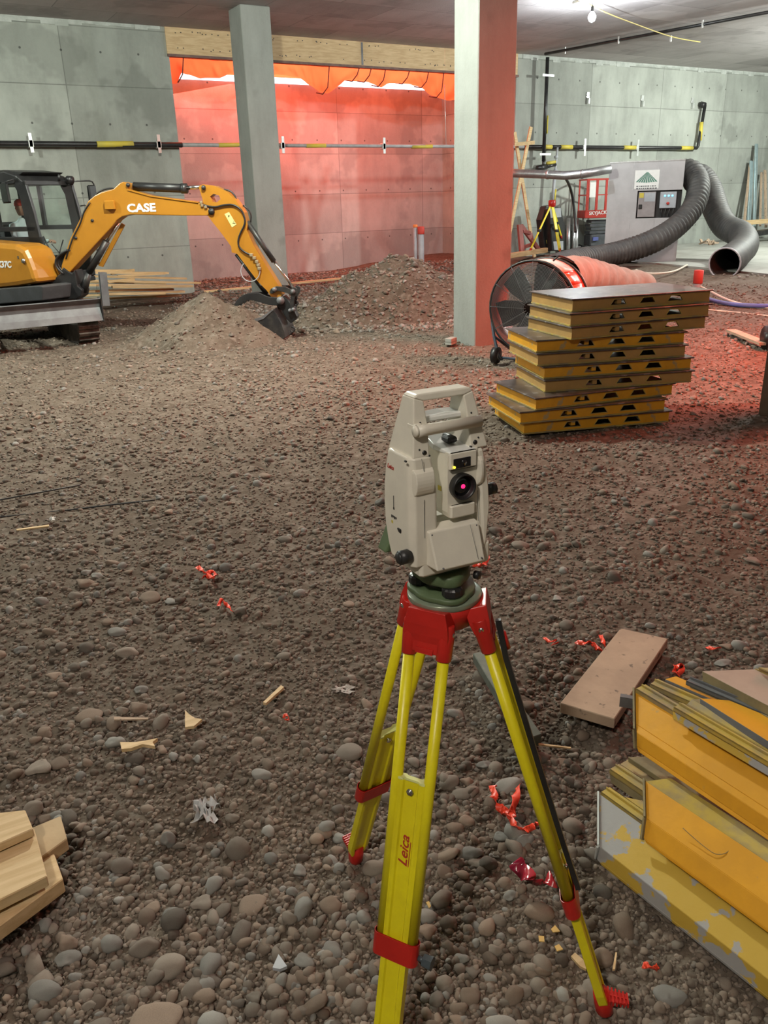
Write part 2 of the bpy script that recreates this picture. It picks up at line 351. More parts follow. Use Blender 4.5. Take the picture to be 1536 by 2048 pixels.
ys = np.concatenate([np.linspace(-12, .1, 50)[:-1], np.arange(.1, 6.5, .026), np.arange(6.5, 14, .05), np.linspace(14, 23.2, 90)])
X, Y = np.meshgrid(xs, ys)
floor = grid_mesh('floor', X, Y, ground(X, Y), M_SOIL); tag(floor, 'brown gravelly earth floor of the unfinished basement', kind='structure')
for ks, (x0, x1, y0, y1), lab in (((0,), (1.5, 5.35, 10.2, 14.3), 'low mound of dug earth in front of the excavator bucket, peak under the boom'), ((1, 2), (5.37, 10.5, 10.6, 15.6), 'tallest dirt mound with a low shoulder, left of the wide concrete column')):
    X, Y = np.meshgrid(np.arange(x0, x1, .035), np.arange(y0, y1, .035)); Z = np.full(X.shape, -1.0)
    for k in ks: Z = np.maximum(Z, ground(X, Y) + mound_h(k, X, Y) - .02)
    Z[0] -= .2; Z[-1] -= .2; Z[:, 0] -= .2; Z[:, -1] -= .2
    o = grid_mesh('dirt_mound', X, Y, Z, M_SOIL); tag(o, lab, 'mound')

# ------------------------------------------------------------------ room shell
D = 19.285; CZ = 5.5; DR = 22.8; X0R, X1R = 6.14, 15.66
def struct(name, mb, m, **k):
    o = mb.build(name, m, **k); o['kind'] = 'structure'; return o
b = MB(); b.box(-12, X0R, D, DR + .3, -.4, CZ); struct('wall_back_left', b, M_WALL)
b = MB(); b.box(X1R, 34, D, DR + .3, -.4, CZ); struct('wall_back_right', b, M_WALL)
b = MB(); b.box(X0R, X1R, DR, DR + .3, -.4, 5.0); struct('wall_back_recess', b, M_WALLR)
b = MB(); b.box(-12.3, -12, -12, DR, -.4, CZ); struct('wall_left', b, M_WALL)
b = MB(); b.box(34, 34.3, -12, DR, -.4, CZ); struct('wall_right', b, M_WALL)
b = MB(); b.box(-12, 34, -12.3, -12, -.4, CZ); struct('wall_front', b, M_WALL)
b = MB(); b.box(-12.3, 34.3, -12.3, D, CZ, CZ + .3); b.box(-12.3, X0R, D, DR + .3, CZ, CZ + .3); b.box(X1R, 34.3, D, DR + .3, CZ, CZ + .3)
struct('ceiling', b, M_CEIL)
# rough mortar line along the top of the wall
b = MB(); n = 150
for i in range(n):
    x = -6 + i * 40 / n; 
    if X0R - .3 < x < X1R: continue
    h = .05 + .09 * random.random(); b.box(x, x + 40 / n, D - .006 - .01 * random.random(), D + .01, CZ - h, CZ)
struct('trim_1', b, mat('pale_mortar', (.46, .48, .45), (.36, .38, .35), rough=.9, nscale=6, bump=.3))
# concrete floor slab at the far right
def zt(x, y): return float(total(np.array([x]), np.array([y]))[0])
pts = [gz(1340, 529, .32), gz(1420, 541, .32), gz(1560, 551, .32)]
s0 = pts[0]; s1 = pts[2]
b = MB(); poly = [(s0.x, s0.y), (s1.x, s1.y), (33.9, s1.y - 1.5), (33.9, D - .01), (16.6, D - .01)]
n = len(poly); b.add([(x, y, .05) for x, y in poly] + [(x, y, .33) for x, y in poly], [tuple(range(n - 1, -1, -1)), tuple(range(n, 2 * n))] + [(i, (i + 1) % n, (i + 1) % n + n, i + n) for i in range(n)])
struct('floor_slab', b, M_SLAB)

# columns
M_MUD = mat('muddy_concrete', (.10, .085, .06), (.15, .13, .10), rough=.9, nscale=3, bump=.3)
def column(x, y, w, label, d=None, m=M_COL):
    b = MB(); d = d or w; b.bbox(0, w, 0, d, -.3, CZ, .012); o = b.build('concrete_column', m, loc=(x, y, 0)); tag(o, label, 'column'); return o
column(6.83, 9.16, .605, 'wide square concrete column in the middle, one face glowing red', .52)
column(6.80, 16.70, .62, 'tall grey concrete column behind the excavator arm', .62)
column(6.62, 4.05, .6, 'dark earth-stained concrete column cut by the right edge', .48, M_MUD)

# plywood fascia over the recess opening
fr = Fr((X0R, D - .03, 0)); t = thing('plywood_fascia', 'pale plywood band nailed along the slab edge above the orange tarp', 'fascia', fr)
L_ = X1R - X0R; cuts = [0.0, 4.73, 7.15, L_]
for i in range(3):
    b = MB(); b.box(cuts[i] - (.05 if i == 0 else -.006), cuts[i + 1] + (.0 if i == 2 else -.006), -.02, 0, 4.99, CZ - .004); b.build('plywood_sheet', M_PLY, t)
b = MB(); b.box(-.04, L_ + .04, -.035, .12, 4.94, 4.99); b.build('steel_angle', mat('rusty_angle', (.18, .10, .08), (.12, .07, .06), rough=.7), t)
b = MB(); b.box(cuts[1] - .02, cuts[1] + .03, -.024, -.016, 5.0, CZ - .02); b.build('joint_strip', M_GREYST, t)
b = MB()
for i in range(90):
    x = .15 + random.random() * (L_ - .3); z = random.choice((5.09, 5.40)) + random.uniform(-.02, .02); b.box(x, x + .022, -.025, -.018, z, z + .02)
b.build('nail_heads', M_DKSTEEL, t, kind='stuff')

# orange tarp slung under the opening: a sagging curtain under the fascia, then up and back to the wall top
HEM = [(338, 168), (352, 168), (362, 146), (380, 150), (402, 160), (440, 159), (462, 150), (545, 150), (600, 158), (622, 172), (640, 188), (655, 190), (668, 180), (690, 162), (730, 165), (760, 176), (790, 166), (840, 176), (866, 195), (885, 199), (905, 204), (1000, 205)]
YH = D + .30
hx_ = [gy(a, c, YH).x for a, c in HEM]; hz2 = [gy(a, c, YH).z for a, c in HEM]
nx, ny = 420, 36
U, V = np.meshgrid(np.linspace(0, 1, nx), np.linspace(0, 1, ny))
Xw = X0R + .03 + U * (X1R - X0R - .06)
hem = np.interp(Xw, hx_, hz2) + vnoise(Xw * 5, Xw * 0, 32) * .05
fold = vnoise(Xw * 3.2 + V * 2.5, V * 3.5, 33) * .22 + vnoise(Xw * 9 - V * 6, V * 5, 34) * .10
v1 = .34; t1 = np.clip(V / v1, 0, 1); t2 = np.clip((V - v1) / .22, 0, 1); t3 = np.clip((V - .56) / .44, 0, 1)
Zw = (4.99 * (1 - t1) + hem * t1) * (V <= v1) + (V > v1) * ((hem + (5.24 - hem) * t2 ** .8) * (V <= .56) + (V > .56) * (5.24 - .10 * t3 - .06 * np.sin(np.pi * t3)))
Yw = D + .07 + t1 * (YH - D - .07) + t2 * .7 + t3 * (DR - .06 - YH - .7)
bell = np.sin(np.pi * np.clip(V / .56, 0, 1))
Yw = Yw + fold * bell * .55 * (V < .56); Zw = Zw + fold * .10 * bell
o = grid_mesh('orange_tarp', Xw, Yw, Zw, M_TARP); tag(o, 'translucent orange tarp sagging under the plywood band, daylight behind it', 'tarp')
b = MB()
for px in (352, 640, 700, 724, 752, 800, 838, 868):
    x = gy(px, 150, YH).x; z = float(np.interp(x, hx_, hz2)); b.tube(arcpts2([(x + .12, D + .02, 4.98), (x + .06, YH - .26, z + .12), (x, YH - .10, z - .01), (x - .02, YH + .2, z + .05)]), .014, 5)
b.build('tarp_cords', mat('dark_cord', (.16, .05, .03), (.12, .04, .03), rough=.8), o, kind='stuff')
# ------------------------------------------------------------------ gravel: source pebbles, kept out of the scene
def pebble_mesh(name, seed, m, sub=2, sq=(1, .8, .55), ang=0.0):
    bm = bmesh.new(); bmesh.ops.create_icosphere(bm, subdivisions=sub, radius=1.0); rr = random.Random(seed)
    ph = [Vector((rr.uniform(-1, 1), rr.uniform(-1, 1), rr.uniform(-1, 1))).normalized() for _ in range(7)]
    for v in bm.verts:
        p = v.co.normalized(); f = 1.0
        for q in ph:
            d = p.dot(q)
            if d > .62: f = min(f, 1 - (d - .62) * (ang + .35))
        f *= 1 + .10 * math.sin(p.dot(ph[0]) * 3 + seed) + .07 * math.sin(p.dot(ph[1]) * 5)
        v.co = Vector((p.x * sq[0], p.y * sq[1], p.z * sq[2])) * f
    me = bpy.data.meshes.new(name); bm.to_mesh(me); bm.free()
    me.polygons.foreach_set('use_smooth', [True] * len(me.polygons)); me.materials.append(m); return me
PEB = []
for i in range(14):
    rr = random.Random(100 + i)
    PEB.append(pebble_mesh('pebble_shape', i, M_ST[i % 4 if i % 5 else 0], 2, (1, rr.uniform(.65, .95), rr.uniform(.4, .75)), ang=rr.choice((0, .1, .5, .9))))
pc2 = bpy.data.collections.new('gravel_shapes'); pc = bpy.data.collections.new('pebble_shapes')
for i in range(10):
    me = PEB[i].copy(); me.materials.clear(); me.materials.append(M_GR[i % 3]); o = bpy.data.objects.new('gravel_shape', me); pc2.objects.link(o)
for i, me in enumerate(PEB[:10]):
    o = bpy.data.objects.new('gravel_shape', me); pc.objects.link(o)
rs = np.random.RandomState(5)
def scatter(name, N, rmin, rmax, pw, med, sig, zoff, a0, a1, label=None, clump=0.0, cap=.06, grow=0.0, src=None):
    u = rs.rand(N)
    # areal density falls with distance from the foreground
    if abs(pw - 2) < 1e-6: r = rmin * (rmax / rmin) ** u
    else: k = 2 - pw; r = (rmin ** k + u * (rmax ** k - rmin ** k)) ** (1 / k)
    th = np.radians(rs.uniform(a0, a1, N)); x = r * np.cos(th); y = r * np.sin(th)
    ok = (y < D - .1) | ((x > X0R + .1) & (x < X1R - .1) & (y < DR - .1))
    ok &= ~((x > 16) & (y > 8) & (x - 16 > (13.0 - y) * 1.2))
    if clump: ok &= rs.rand(N) < np.clip(.5 + clump * (vnoise(x * 1.3, y * 1.3, 41) + .6 * vnoise(x * 3.1, y * 3.1, 42)) * 2, .12, 1)
    x, y, r = x[ok], y[ok], r[ok]; n = len(x)
    s = np.minimum(np.exp(rs.normal(math.log(med), sig, n)) * (1 + grow * r), cap)
    z = total(x, y) + s * zoff
    me = bpy.data.meshes.new(name); me.vertices.add(n); me.vertices.foreach_set('co', np.stack([x, y, z], -1).ravel())
    for an, ty, data in (('psize', 'FLOAT', s), ('pidx', 'INT', rs.randint(0, 10, n))):
        at = me.attributes.new(an, ty, 'POINT'); at.data.foreach_set('value', data.astype(np.float32 if ty == 'FLOAT' else np.int32))
    rot = np.stack([rs.normal(0, .28, n), rs.normal(0, .28, n), rs.uniform(0, 6.283, n)], -1)
    at = me.attributes.new('prot', 'FLOAT_VECTOR', 'POINT'); at.data.foreach_set('vector', rot.ravel().astype(np.float32))
    o = bpy.data.objects.new(name, me); C.objects.link(o)
    ng = bpy.data.node_groups.new(name, 'GeometryNodeTree'); ng.interface.new_socket('Geometry', in_out='INPUT', socket_type='NodeSocketGeometry'); ng.interface.new_socket('Geometry', in_out='OUTPUT', socket_type='NodeSocketGeometry')
    G = ng.nodes; L = ng.links; gi = G.new('NodeGroupInput'); go = G.new('NodeGroupOutput')
    ci = G.new('GeometryNodeCollectionInfo'); ci.inputs['Collection'].default_value = src or pc; ci.inputs['Separate Children'].default_value = True; ci.inputs['Reset Children'].default_value = True
    ip = G.new('GeometryNodeInstanceOnPoints'); ip.inputs['Pick Instance'].default_value = True
    def attr(nm, ty):
        q = G.new('GeometryNodeInputNamedAttribute'); q.data_type = ty; q.inputs['Name'].default_value = nm; return q.outputs['Attribute']
    L.new(gi.outputs[0], ip.inputs['Points']); L.new(ci.outputs[0], ip.inputs['Instance']); L.new(attr('pidx', 'INT'), ip.inputs['Instance Index'])
    L.new(attr('prot', 'FLOAT_VECTOR'), ip.inputs['Rotation']); L.new(attr('psize', 'FLOAT'), ip.inputs['Scale']); L.new(ip.outputs[0], go.inputs[0])
    md = o.modifiers.new('scatter', 'NODES'); md.node_group = ng
    tag(o, label, 'gravel', kind='stuff'); return o
scatter('gravel', 150000, 1.0, 17.5, 2.0, .0058, .45, .15, 14, 118, 'fine grey-brown gravel strewn all over the earth floor', cap=.03, grow=.10, src=pc2)
scatter('coarse_gravel', 27000, 1.0, 19, 1.7, .0108, .50, .20, 14, 118, 'loose rounded river pebbles lying thickly on the earth floor', clump=.9, cap=.045, grow=.06)
scatter('pink_rubble', 9000, 13, 25, 1, .03, .35, .3, 52, 74, 'broken rubble along the foot of the red-lit recess wall', cap=.08)

# the larger stones, one by one: (px, py, width px, height px)
STN = [(571,1072,32,20,'pale oval stone alone on the gravel, far left of the instrument head'),(171,1160,38,28,'upright wedge stone in a trio at the left'),(193,1150,24,14,0),(151,1187,28,18,0),(302,1188,44,20,'long angular stone pointing right, above the left middle'),(342,1196,24,14,0),
(482,1220,32,34,'tall rounded stone pinning an orange ribbon'),(217,1240,24,22,0),(235,1261,34,20,0),(256,1299,42,30,'blunt cylindrical stone lying at the left, below the trio'),(569,1311,32,22,'flat disc stone casting a shadow, left of the tripod top'),(279,1409,40,34,'blocky tan stone left of the wooden triangle chip'),(281,1379,28,20,0),(246,1420,22,24,0),(182,1429,50,20,0),
(233,1476,40,42,'dark brown pointed stone beside the bone-shaped wood chip'),(77,1532,50,26,'smooth flat egg stone at the left edge above the lumber offcuts'),(120,1519,36,22,0),(524,1542,38,28,'dark triangular stone left of the tripod back foot'),(619,1560,22,28,0),(66,1599,38,44,'dark brown rock above the lumber offcuts'),(90,1619,34,24,'grey wedge stone touching the dark brown rock above the offcuts'),
(335,1665,28,50,'upright grey shard standing in the gravel right of the lumber offcuts'),(463,1622,28,18,0),(649,1644,38,26,0),(680,1655,30,34,0),(402,1791,44,28,'pinkish oval stone, lower left middle'),(504,1788,54,26,'long brown stone, lower left middle'),(344,1811,36,24,0),(288,1870,50,54,'large upright stone behind the biggest round cobble'),(339,1911,62,48,'biggest round flat cobble, lower left'),
(134,1865,36,44,0),(130,1901,46,30,0),(578,1819,30,34,0),(663,1796,42,30,0),(665,1883,40,28,0),(506,1975,32,30,0),(308,2026,96,42,'very large flat stone cut by the bottom edge, lower left'),(87,1962,54,46,0),(180,1998,26,26,0),
(899,1554,44,26,'oval stone between the near tripod leg and the orange ribbon loop'),(935,1551,28,30,0),(970,1521,34,22,0),(924,1577,40,20,0),(935,1628,32,24,0),(945,1692,40,34,0),(955,1716,38,22,0),(890,1730,32,22,0),(1052,1676,36,24,0),(1030,1707,32,22,0),(748,1718,46,44,'cobble with a chipped face behind the near tripod leg'),
(857,1849,38,28,'round stone right of the near tripod leg, above its clamp'),(1021,1783,28,22,0),(990,1882,28,26,0),(1209,1894,38,44,'upright egg stone right of the right tripod foot blade'),(924,1900,28,32,0),(944,1927,34,22,0),(941,1971,40,34,0),(981,1938,24,22,0),(1092,1960,22,34,0),(1048,1960,34,26,0),(919,2026,34,26,0),(999,2036,62,36,'large pale cobble cut by the bottom edge, between the tripod feet'),
(1230,1933,32,22,0),(1121,1616,32,18,0),(1006,1661,34,22,0),(1147,1494,24,18,0),(1127,1506,26,14,0),(1345,1968,54,34,'flat oval stone under the edge of the form panel pile'),(1397,2018,32,20,0),(1318,2036,46,22,0),(1454,1295,28,16,0),(1446,1329,32,16,0),(1040,1080,36,26,'tan cobble lying right of the instrument'),(530,946,26,16,0),(760,1000,22,30,'reddish upright stone seen just left of the instrument'),(1505,1120,32,16,0),
(700,1210,26,16,0),(1018,1560,52,34,0),(650,1330,26,16,0),(700,1495,60,22,0),(110,1345,30,18,0),(40,1294,26,18,0),(30,1620,22,16,0),(430,1320,24,16,0),(610,1905,40,26,0),(1160,1960,30,22,0)]
def zone(x, y):
    if (x - .9) ** 2 + (y - 1.4) ** 2 < .42: return 'rounded grey-brown stone lying among the pebbles between the tripod feet', 'stones between the tripod feet'
    if x > 1.15 and y < 2.3: return 'rounded stone on the gravel between the right tripod leg and the form pile', 'stones beside the form pile'
    if y < 2.3: return 'rounded stone on the coarse gravel between the lumber offcuts and the tripod', 'stones in the left foreground'
    if x < 1.3 and y < 4.2: return 'weathered stone in the gravel left of the tripod, beyond the lumber offcuts', 'stones left of the tripod'
    if y < 4.2: return 'stone in the brown gravel behind the tripod, nearer than the panel stack', 'stones behind the tripod'
    return 'stone on the open gravel between the dirt mounds and the tripod', 'stones on the far gravel'
def put_stone(x, y, w, h, yaw, me, label, group):
    o = bpy.data.objects.new('stone', me); C.objects.link(o)
    o.scale = (w, w, h); o.rotation_euler = (random.gauss(0, .12), random.gauss(0, .12), yaw)
    o.location = (x, y, float(ground(np.array([x]), np.array([y]))[0]) + h * .38); tag(o, label, 'stone', group)
SM = [pebble_mesh('stone_shape', 50 + i, M_ST[i % 3], 3, (1, random.uniform(.72, .9), random.uniform(.62, .8)), ang=(0, .5, .9, .2)[i % 4]) for i in range(10)]
used = []
for k, (px, py, w, h, lab) in enumerate(STN):
    p = gz(px, py + h * .25, .0); dist = (p - EYE).length; sc = F_PX / dist
    W = w / sc / 2 * 1.02; Hh = max(h / sc / 2 * .95, W * .42)
    me = SM[k % 10]; used.append((p.x, p.y, W))
    put_stone(p.x, p.y, W, Hh, -math.radians(30) + random.gauss(0, .25), me, lab or zone(p.x, p.y)[0], None if lab else zone(p.x, p.y)[1])
cnt = 0
while cnt < 205:
    r = 1.35 * (7.5 / 1.35) ** (random.random() ** 1.2); th = math.radians(random.uniform(27, 94)); x, y = r * math.cos(th), r * math.sin(th)
    s = min(.014 * math.exp(random.gauss(0, .28)) * (1 + r * .10), .042)
    if any((x - a) ** 2 + (y - b_) ** 2 < (s + c) ** 2 for a, b_, c in used): continue
    if x > 1.3 and y < 2.2 and x > 1.0 + y * .2: continue
    used.append((x, y, s)); cnt += 1
    put_stone(x, y, s, s * random.uniform(.6, .9), random.uniform(0, 6.28), random.choice(SM), *zone(x, y))
# ------------------------------------------------------------------ excavator
def arcpts(p, n=3):
    """Catmull-Rom through points"""
    p = [Vector(q) for q in p]; out = []
    for i in range(len(p) - 1):
        a, b_, c, d = p[max(i - 1, 0)], p[i], p[i + 1], p[min(i + 2, len(p) - 1)]
        for k in range(n):
            t = k / n; out.append(.5 * ((2 * b_) + (c - a) * t + (2 * a - 5 * b_ + 4 * c - d) * t * t + (3 * b_ - a - 3 * c + d) * t ** 3))
    out.append(p[-1]); return out
XB = Fr((5.06, 11.57, 0), -38)      # plane of boom, arm and bucket
SW = (1.84, 14.6, 0)
XC = Fr(SW, -60)                    # upper body and cab
XU = Fr((1.80, 12.8, 0), 3)         # blade and tracks face the camera
ex = thing('mini_excavator', 'orange mini excavator with black cab, its boom reaching right over a dirt mound', 'excavator', XB)
def to_ex(o, F):
    """part built in frame F, parented to the excavator"""
    A = Matrix.Translation(F.o) @ Matrix.Rotation(F.a, 4, 'Z'); B = Matrix.Translation(XB.o) @ Matrix.Rotation(XB.a, 4, 'Z')
    o.matrix_local = B.inverted() @ A; return o
# boom
boom = [(129,542),(130,530),(146,479),(167,437),(183,402),(196,391),(208,385),(233,378),(246,366),(252,364),(262,367),(264,382),(308,393),(360,400),(402,406),(420,414),(427,422),(420,431),(400,431),(371,431),(267,429),(250,433),(240,440),(231,452),(147,543),(138,546)]
b = MB(); b.prism(XB.poly(boom), -.11, .11); bo = b.build('boom', M_ORG, ex, bevel=.012)
b = MB(); x, z = XB.xz(220, 411, -.16); b.bbox(x - .09, x + .07, -.17, -.11, z - .06, z + .07, .012); b.build('boom_boss', M_ORG, bo)
b = MB(); b.prism(XB.poly([(262,378),(308,391),(402,404),(402,406),(308,393.5),(262,381)]), -.125, .125); b.build('top_flange', M_ORG, bo)
x, z = XB.xz(255, 424, -.112)
text('boom_lettering', 'CASE', TM((x, -.113, z), 0), .155, M_WHITE, bo, bold=.006, sx=1.22, ext=.002)
b = MB()
for px, py in ((152,476),(185,441),(423,423)):
    x, z = XB.xz(px, py, -.11); b.cyl((x, -.125, z), (x, -.10, z), .022 if px < 400 else .045, n=14)
b.build('pivot_pin', M_DKSTEEL, bo)
# boom cylinder below the boom
b = MB(); b.tube([XB.p3(238,446), XB.p3(212,486)], .022, 10); b.build('boom_cylinder_rod', M_CHROME, ex)
b = MB(); b.tube([XB.p3(213,483), XB.p3(178,545)], .052, 12); b.tube([XB.p3(178,545), XB.p3(166,582)], [.045, .07], 10); b.build('boom_cylinder', M_DKSTEEL, ex)
b = MB(); b.prism(XB.poly([(243,446),(250,450),(206,534),(197,531)], .06), .05, .075); b.build('cylinder_guard', M_ORG, ex)
# arm cylinder on top
b = MB(); b.tube([XB.p3(268,373), XB.p3(371,377)], .062, 14); b.tube([XB.p3(363,377), XB.p3(374,377)], .072, 14); b.build('arm_cylinder', M_BLK, ex)
b = MB(); b.tube([XB.p3(371,376), XB.p3(404,374)], .028, 10); b.build('arm_cylinder_rod', M_CHROME, ex)
b = MB(); b.cyl(XB.p3(256,370,-.13), XB.p3(256,370,.13), .03, n=10); b.cyl(XB.p3(407,375,-.13), XB.p3(407,375,.13), .032, n=10); b.build('pin', M_DKSTEEL, ex)
# arm with its hole
armL = [(402,376),(404,371),(410,369),(433,372),(458,384),(475,400),(492,425),(498,450),(497,460),(510,489),(537,533),(560,570),(567,588),(560,597),(548,596),(537,580),(519,562),(495,530),(478,507),(467,504),(466,493),(460,484),(442,460),(420,432),(413,424),(412,412),(409,398)]
hole = [(424,393),(431,387.5),(442,391),(445,398),(438,404.5),(429,404)]
b = MB(); P = XB.poly(armL); Hh_ = XB.poly(hole)
# bridge polygon so the hole is real
top = P[:6]; 
outer = [(402,376),(404,371),(410,369),(433,372),(458,384),(475,400),(492,425),(498,450),(497,460),(510,489),(537,533),(560,570),(567,588),(560,597),(548,596),(537,580),(519,562),(495,530),(478,507),(467,504),(466,493),(460,484),(442,460),(420,432),(413,424),(412,412),(409,398)]
right = [(433,372),(458,384),(475,400),(492,425),(498,450),(497,460),(510,489),(537,533),(560,570),(567,588),(560,597),(548,596),(537,580),(519,562),(495,530),(478,507),(467,504),(466,493),(460,484),(442,460),(432,448),(434,404.5),(438,404.5),(445,398),(442,391),(435,388.8)]
left = [(433,372),(435,388.8),(431,387.5),(424,393),(429,404),(434,404.5),(432,448),(420,432),(413,424),(412,412),(409,398),(402,376),(404,371),(410,369)]
b.prism(XB.poly(right), -.09, .09); b.prism(XB.poly(left), -.09, .09); arm = b.build('arm', M_ORG, ex)
b = MB(); q = XB.poly([(449,428),(458,424),(473,449),(464,455)], -.092); b.prism(q, -.094, -.088); b.build('warning_sticker', mat('sticker_yellow', (.72, .66, .30), (.65, .60, .25), rough=.5), arm)
b = MB()
for a, c in (((456,430),(459,433)),((459,430),(456,434)),((467,441),(468,446)),((465,446),(471,447))): b.bar(XB.p3(*a, -.095), XB.p3(*c, -.095), .012, .002)
b.build('sticker_print', M_BLK, arm)
# bucket cylinder
b = MB(); b.tube([XB.p3(494,444), XB.p3(548,523)], .040, 12); b.build('bucket_cylinder', M_DKSTEEL, ex)
b = MB(); b.tube([XB.p3(547,521), XB.p3(586,574)], .02, 10); b.build('bucket_cylinder_rod', M_CHROME, ex)
b = MB(); b.tube([XB.p3(473,508), XB.p3(533,588)], .034, 10); b.tube([XB.p3(519,566,-.03), XB.p3(537,586,-.03)], .028, 8); b.build('thumb_cylinder', M_BLK, ex)
# thumb
th_ = [(474,615),(473,609),(476,601),(484,592),(497,586),(510,584),(522,584),(541,592),(558,593),(568,596),(567,606),(556,609),(541,608),(524,603),(506,598),(498,598.5),(496,604),(491,602),(488,608),(484,606.5),(479,614)]
b = MB(); b.prism(XB.poly(th_), -.12, -.09); b.prism(XB.poly(th_), .03, .06)
for p in ((500,594),(530,598),(555,601)): b.cyl(XB.p3(*p, -.11), XB.p3(*p, .05), .03, n=8)
b.build('thumb', M_BLK, ex, bevel=.006)
# links and coupler
b = MB(); lk = [(543,582),(546,576),(556,571),(575,572),(588,578),(590,584),(586,588),(577,584),(560,580),(550,585),(545,586)]
for y in (-.13, .09): b.prism(XB.poly(lk), y, y + .035)
b.build('link_plate', M_DKSTEEL, ex, bevel=.005)
b = MB(); lk = [(583,580),(590,572),(597,575),(598,584),(592,594),(591,615),(585,620),(583,604),(585,592)]
for y in (-.12, .08): b.prism(XB.poly(lk), y, y + .035)
b.build('link_arm', M_DKSTEEL, ex, bevel=.005)
b = MB()
for p, r in (((549,579),.035),((586,583),.035),((561,601),.06),((580,621),.03),((587,619),.03)): b.cyl(XB.p3(*p, -.145), XB.p3(*p, .13), r, n=14)
b.build('link_pin', M_GREYST, ex)
b = MB(); cp = [(555,594),(563,597),(570,590),(578,598),(583,606),(590,612),(592,622),(597,632),(592,640),(584,645),(575,636),(566,620),(556,612)]
b.prism(XB.poly(cp), -.08, .08); b.build('quick_coupler', M_BLK, ex, bevel=.01)
b = MB()
for c in ((592,606),(585,659)): 
    pts = [(c[0] + 4.5 * math.cos(t), c[1] + 4.5 * math.sin(t)) for t in np.linspace(-2, 2.6, 9)]
    b.tube([XB.p3(*p, -.06) for p in pts], .012, 6)
b.build('lifting_eye', M_DKSTEEL, ex)
# bucket: curved shell, two side plates, teeth
sh = [(557,616),(562,625),(571,640),(577,655),(580,668),(574,674),(560,679),(545,678),(525,669),(507,655),(497,650)]
b = MB(); pl = XB.poly(sh); W2 = .30
inner = [(x - .02, z + .02) for x, z in pl]
b.loft([[(x, -W2, z), (x, W2, z), (xi, W2, zi), (xi, -W2, zi)] for (x, z), (xi, zi) in zip(pl, [(x * .97 + pl[5][0] * 0 - .0, z + .02) for x, z in pl])]); b.build('bucket_shell', M_DKSTEEL, ex)
side = [(553,616),(557,615),(564,624),(572,640),(578,656),(580,668),(574,675),(560,680),(545,679),(525,670),(507,656),(497,651),(492,642),(515,637),(535,629)]
b = MB(); b.prism(XB.poly(side), -W2 - .012, -W2 + .012); b.prism(XB.poly(side), W2 - .012, W2 + .012); b.build('bucket_side', M_DKSTEEL, ex, bevel=.004)
b = MB(); b.prism(XB.poly([(497,641),(500,638.5),(535,628),(553,615),(557,615),(538,632),(504,644)]), -W2 - .02, -W2 + .016); b.build('bucket_rim', M_GREYST, ex)
for i in range(4):
    y = -W2 + .05 + i * .165; b = MB(); b.prism(XB.poly([(500,640),(504,652),(486,643),(467,637.5),(470,636)]), y - .03, y + .03); b.build('bucket_tooth', M_DKSTEEL, ex, bevel=.004)
# hoses
b = MB(); hp = [(405,409),(415,412),(431,414),(449,410),(467,410),(482,420),(489,435),(489,449),(482,464),(477,478),(478,493),(489,504),(502,510)]
b.tube(arcpts([XB.p3(*p, -.115) for p in hp]), .014, 6)
b.tube(arcpts([XB.p3(*p, .02) for p in [(448,379),(460,382),(470,392),(474,404)]]), .013, 6)
b.tube(arcpts([XB.p3(*p, .03) for p in [(486,411),(496,418),(502,430),(501,445)]]), .013, 6)
b.tube(arcpts([XB.p3(*p, -.02) for p in [(183,404),(190,391),(203,381),(220,377),(238,379)]]), .014, 6)
b.tube(arcpts([XB.p3(*p, -.07) for p in [(185,406),(192,395),(207,385),(226,381)]]), .014, 6)
b.tube(arcpts([XB.p3(*p, -.12) for p in [(132,518),(145,478),(160,448),(168,424),(180,405)]]), .012, 6)
b.build('hydraulic_hose', M_BLK, ex)
b = MB(); rp = [(520 - 1 + 19 * math.cos(t) - 18, 542 + 21 * math.sin(t)) for t in np.linspace(-1.0, 3.9, 16)]
b.tube(arcpts([XB.p3(*p, -.12) for p in rp]), .007, 6); b.build('grey_hose_loop', M_PVC, ex)
b = MB()
for p in ((503,510),(509,516),(514,523),(517,530),(519,537)): x, z = XB.xz(*p, -.11); b.bbox(x - .025, x + .025, -.14, -.09, z - .022, z + .022, .006)
for p in ((403,405),(405,411),(412,414)): x, z = XB.xz(*p, -.11); b.bbox(x - .02, x + .02, -.14, -.10, z - .02, z + .02, .006)
b.build('hose_fitting', mat('brass_fitting', (.55, .46, .30), (.5, .42, .28), rough=.35, metal=.6), ex)
# swing post at the boom foot
b = MB(); b.prism(XB.poly([(128,546),(134,533),(144,541),(152,545),(157,538),(160,552),(163,570),(172,578),(170,590),(160,597),(132,598),(100,596),(98,572),(112,560)]), -.13, .13); b.build('swing_post', M_BLK, ex, bevel=.015)
b = MB()
for k, dx in enumerate((0, 5, 10)): b.tube(arcpts([XB.p3(*p, -.14 + .04 * k) for p in [(127 + dx, 548),(114 + dx, 535),(112 + dx, 520),(122 + dx, 508),(136 + dx, 500)]]), .018, 8)
b.build('boom_foot_hose', M_BLK, ex)

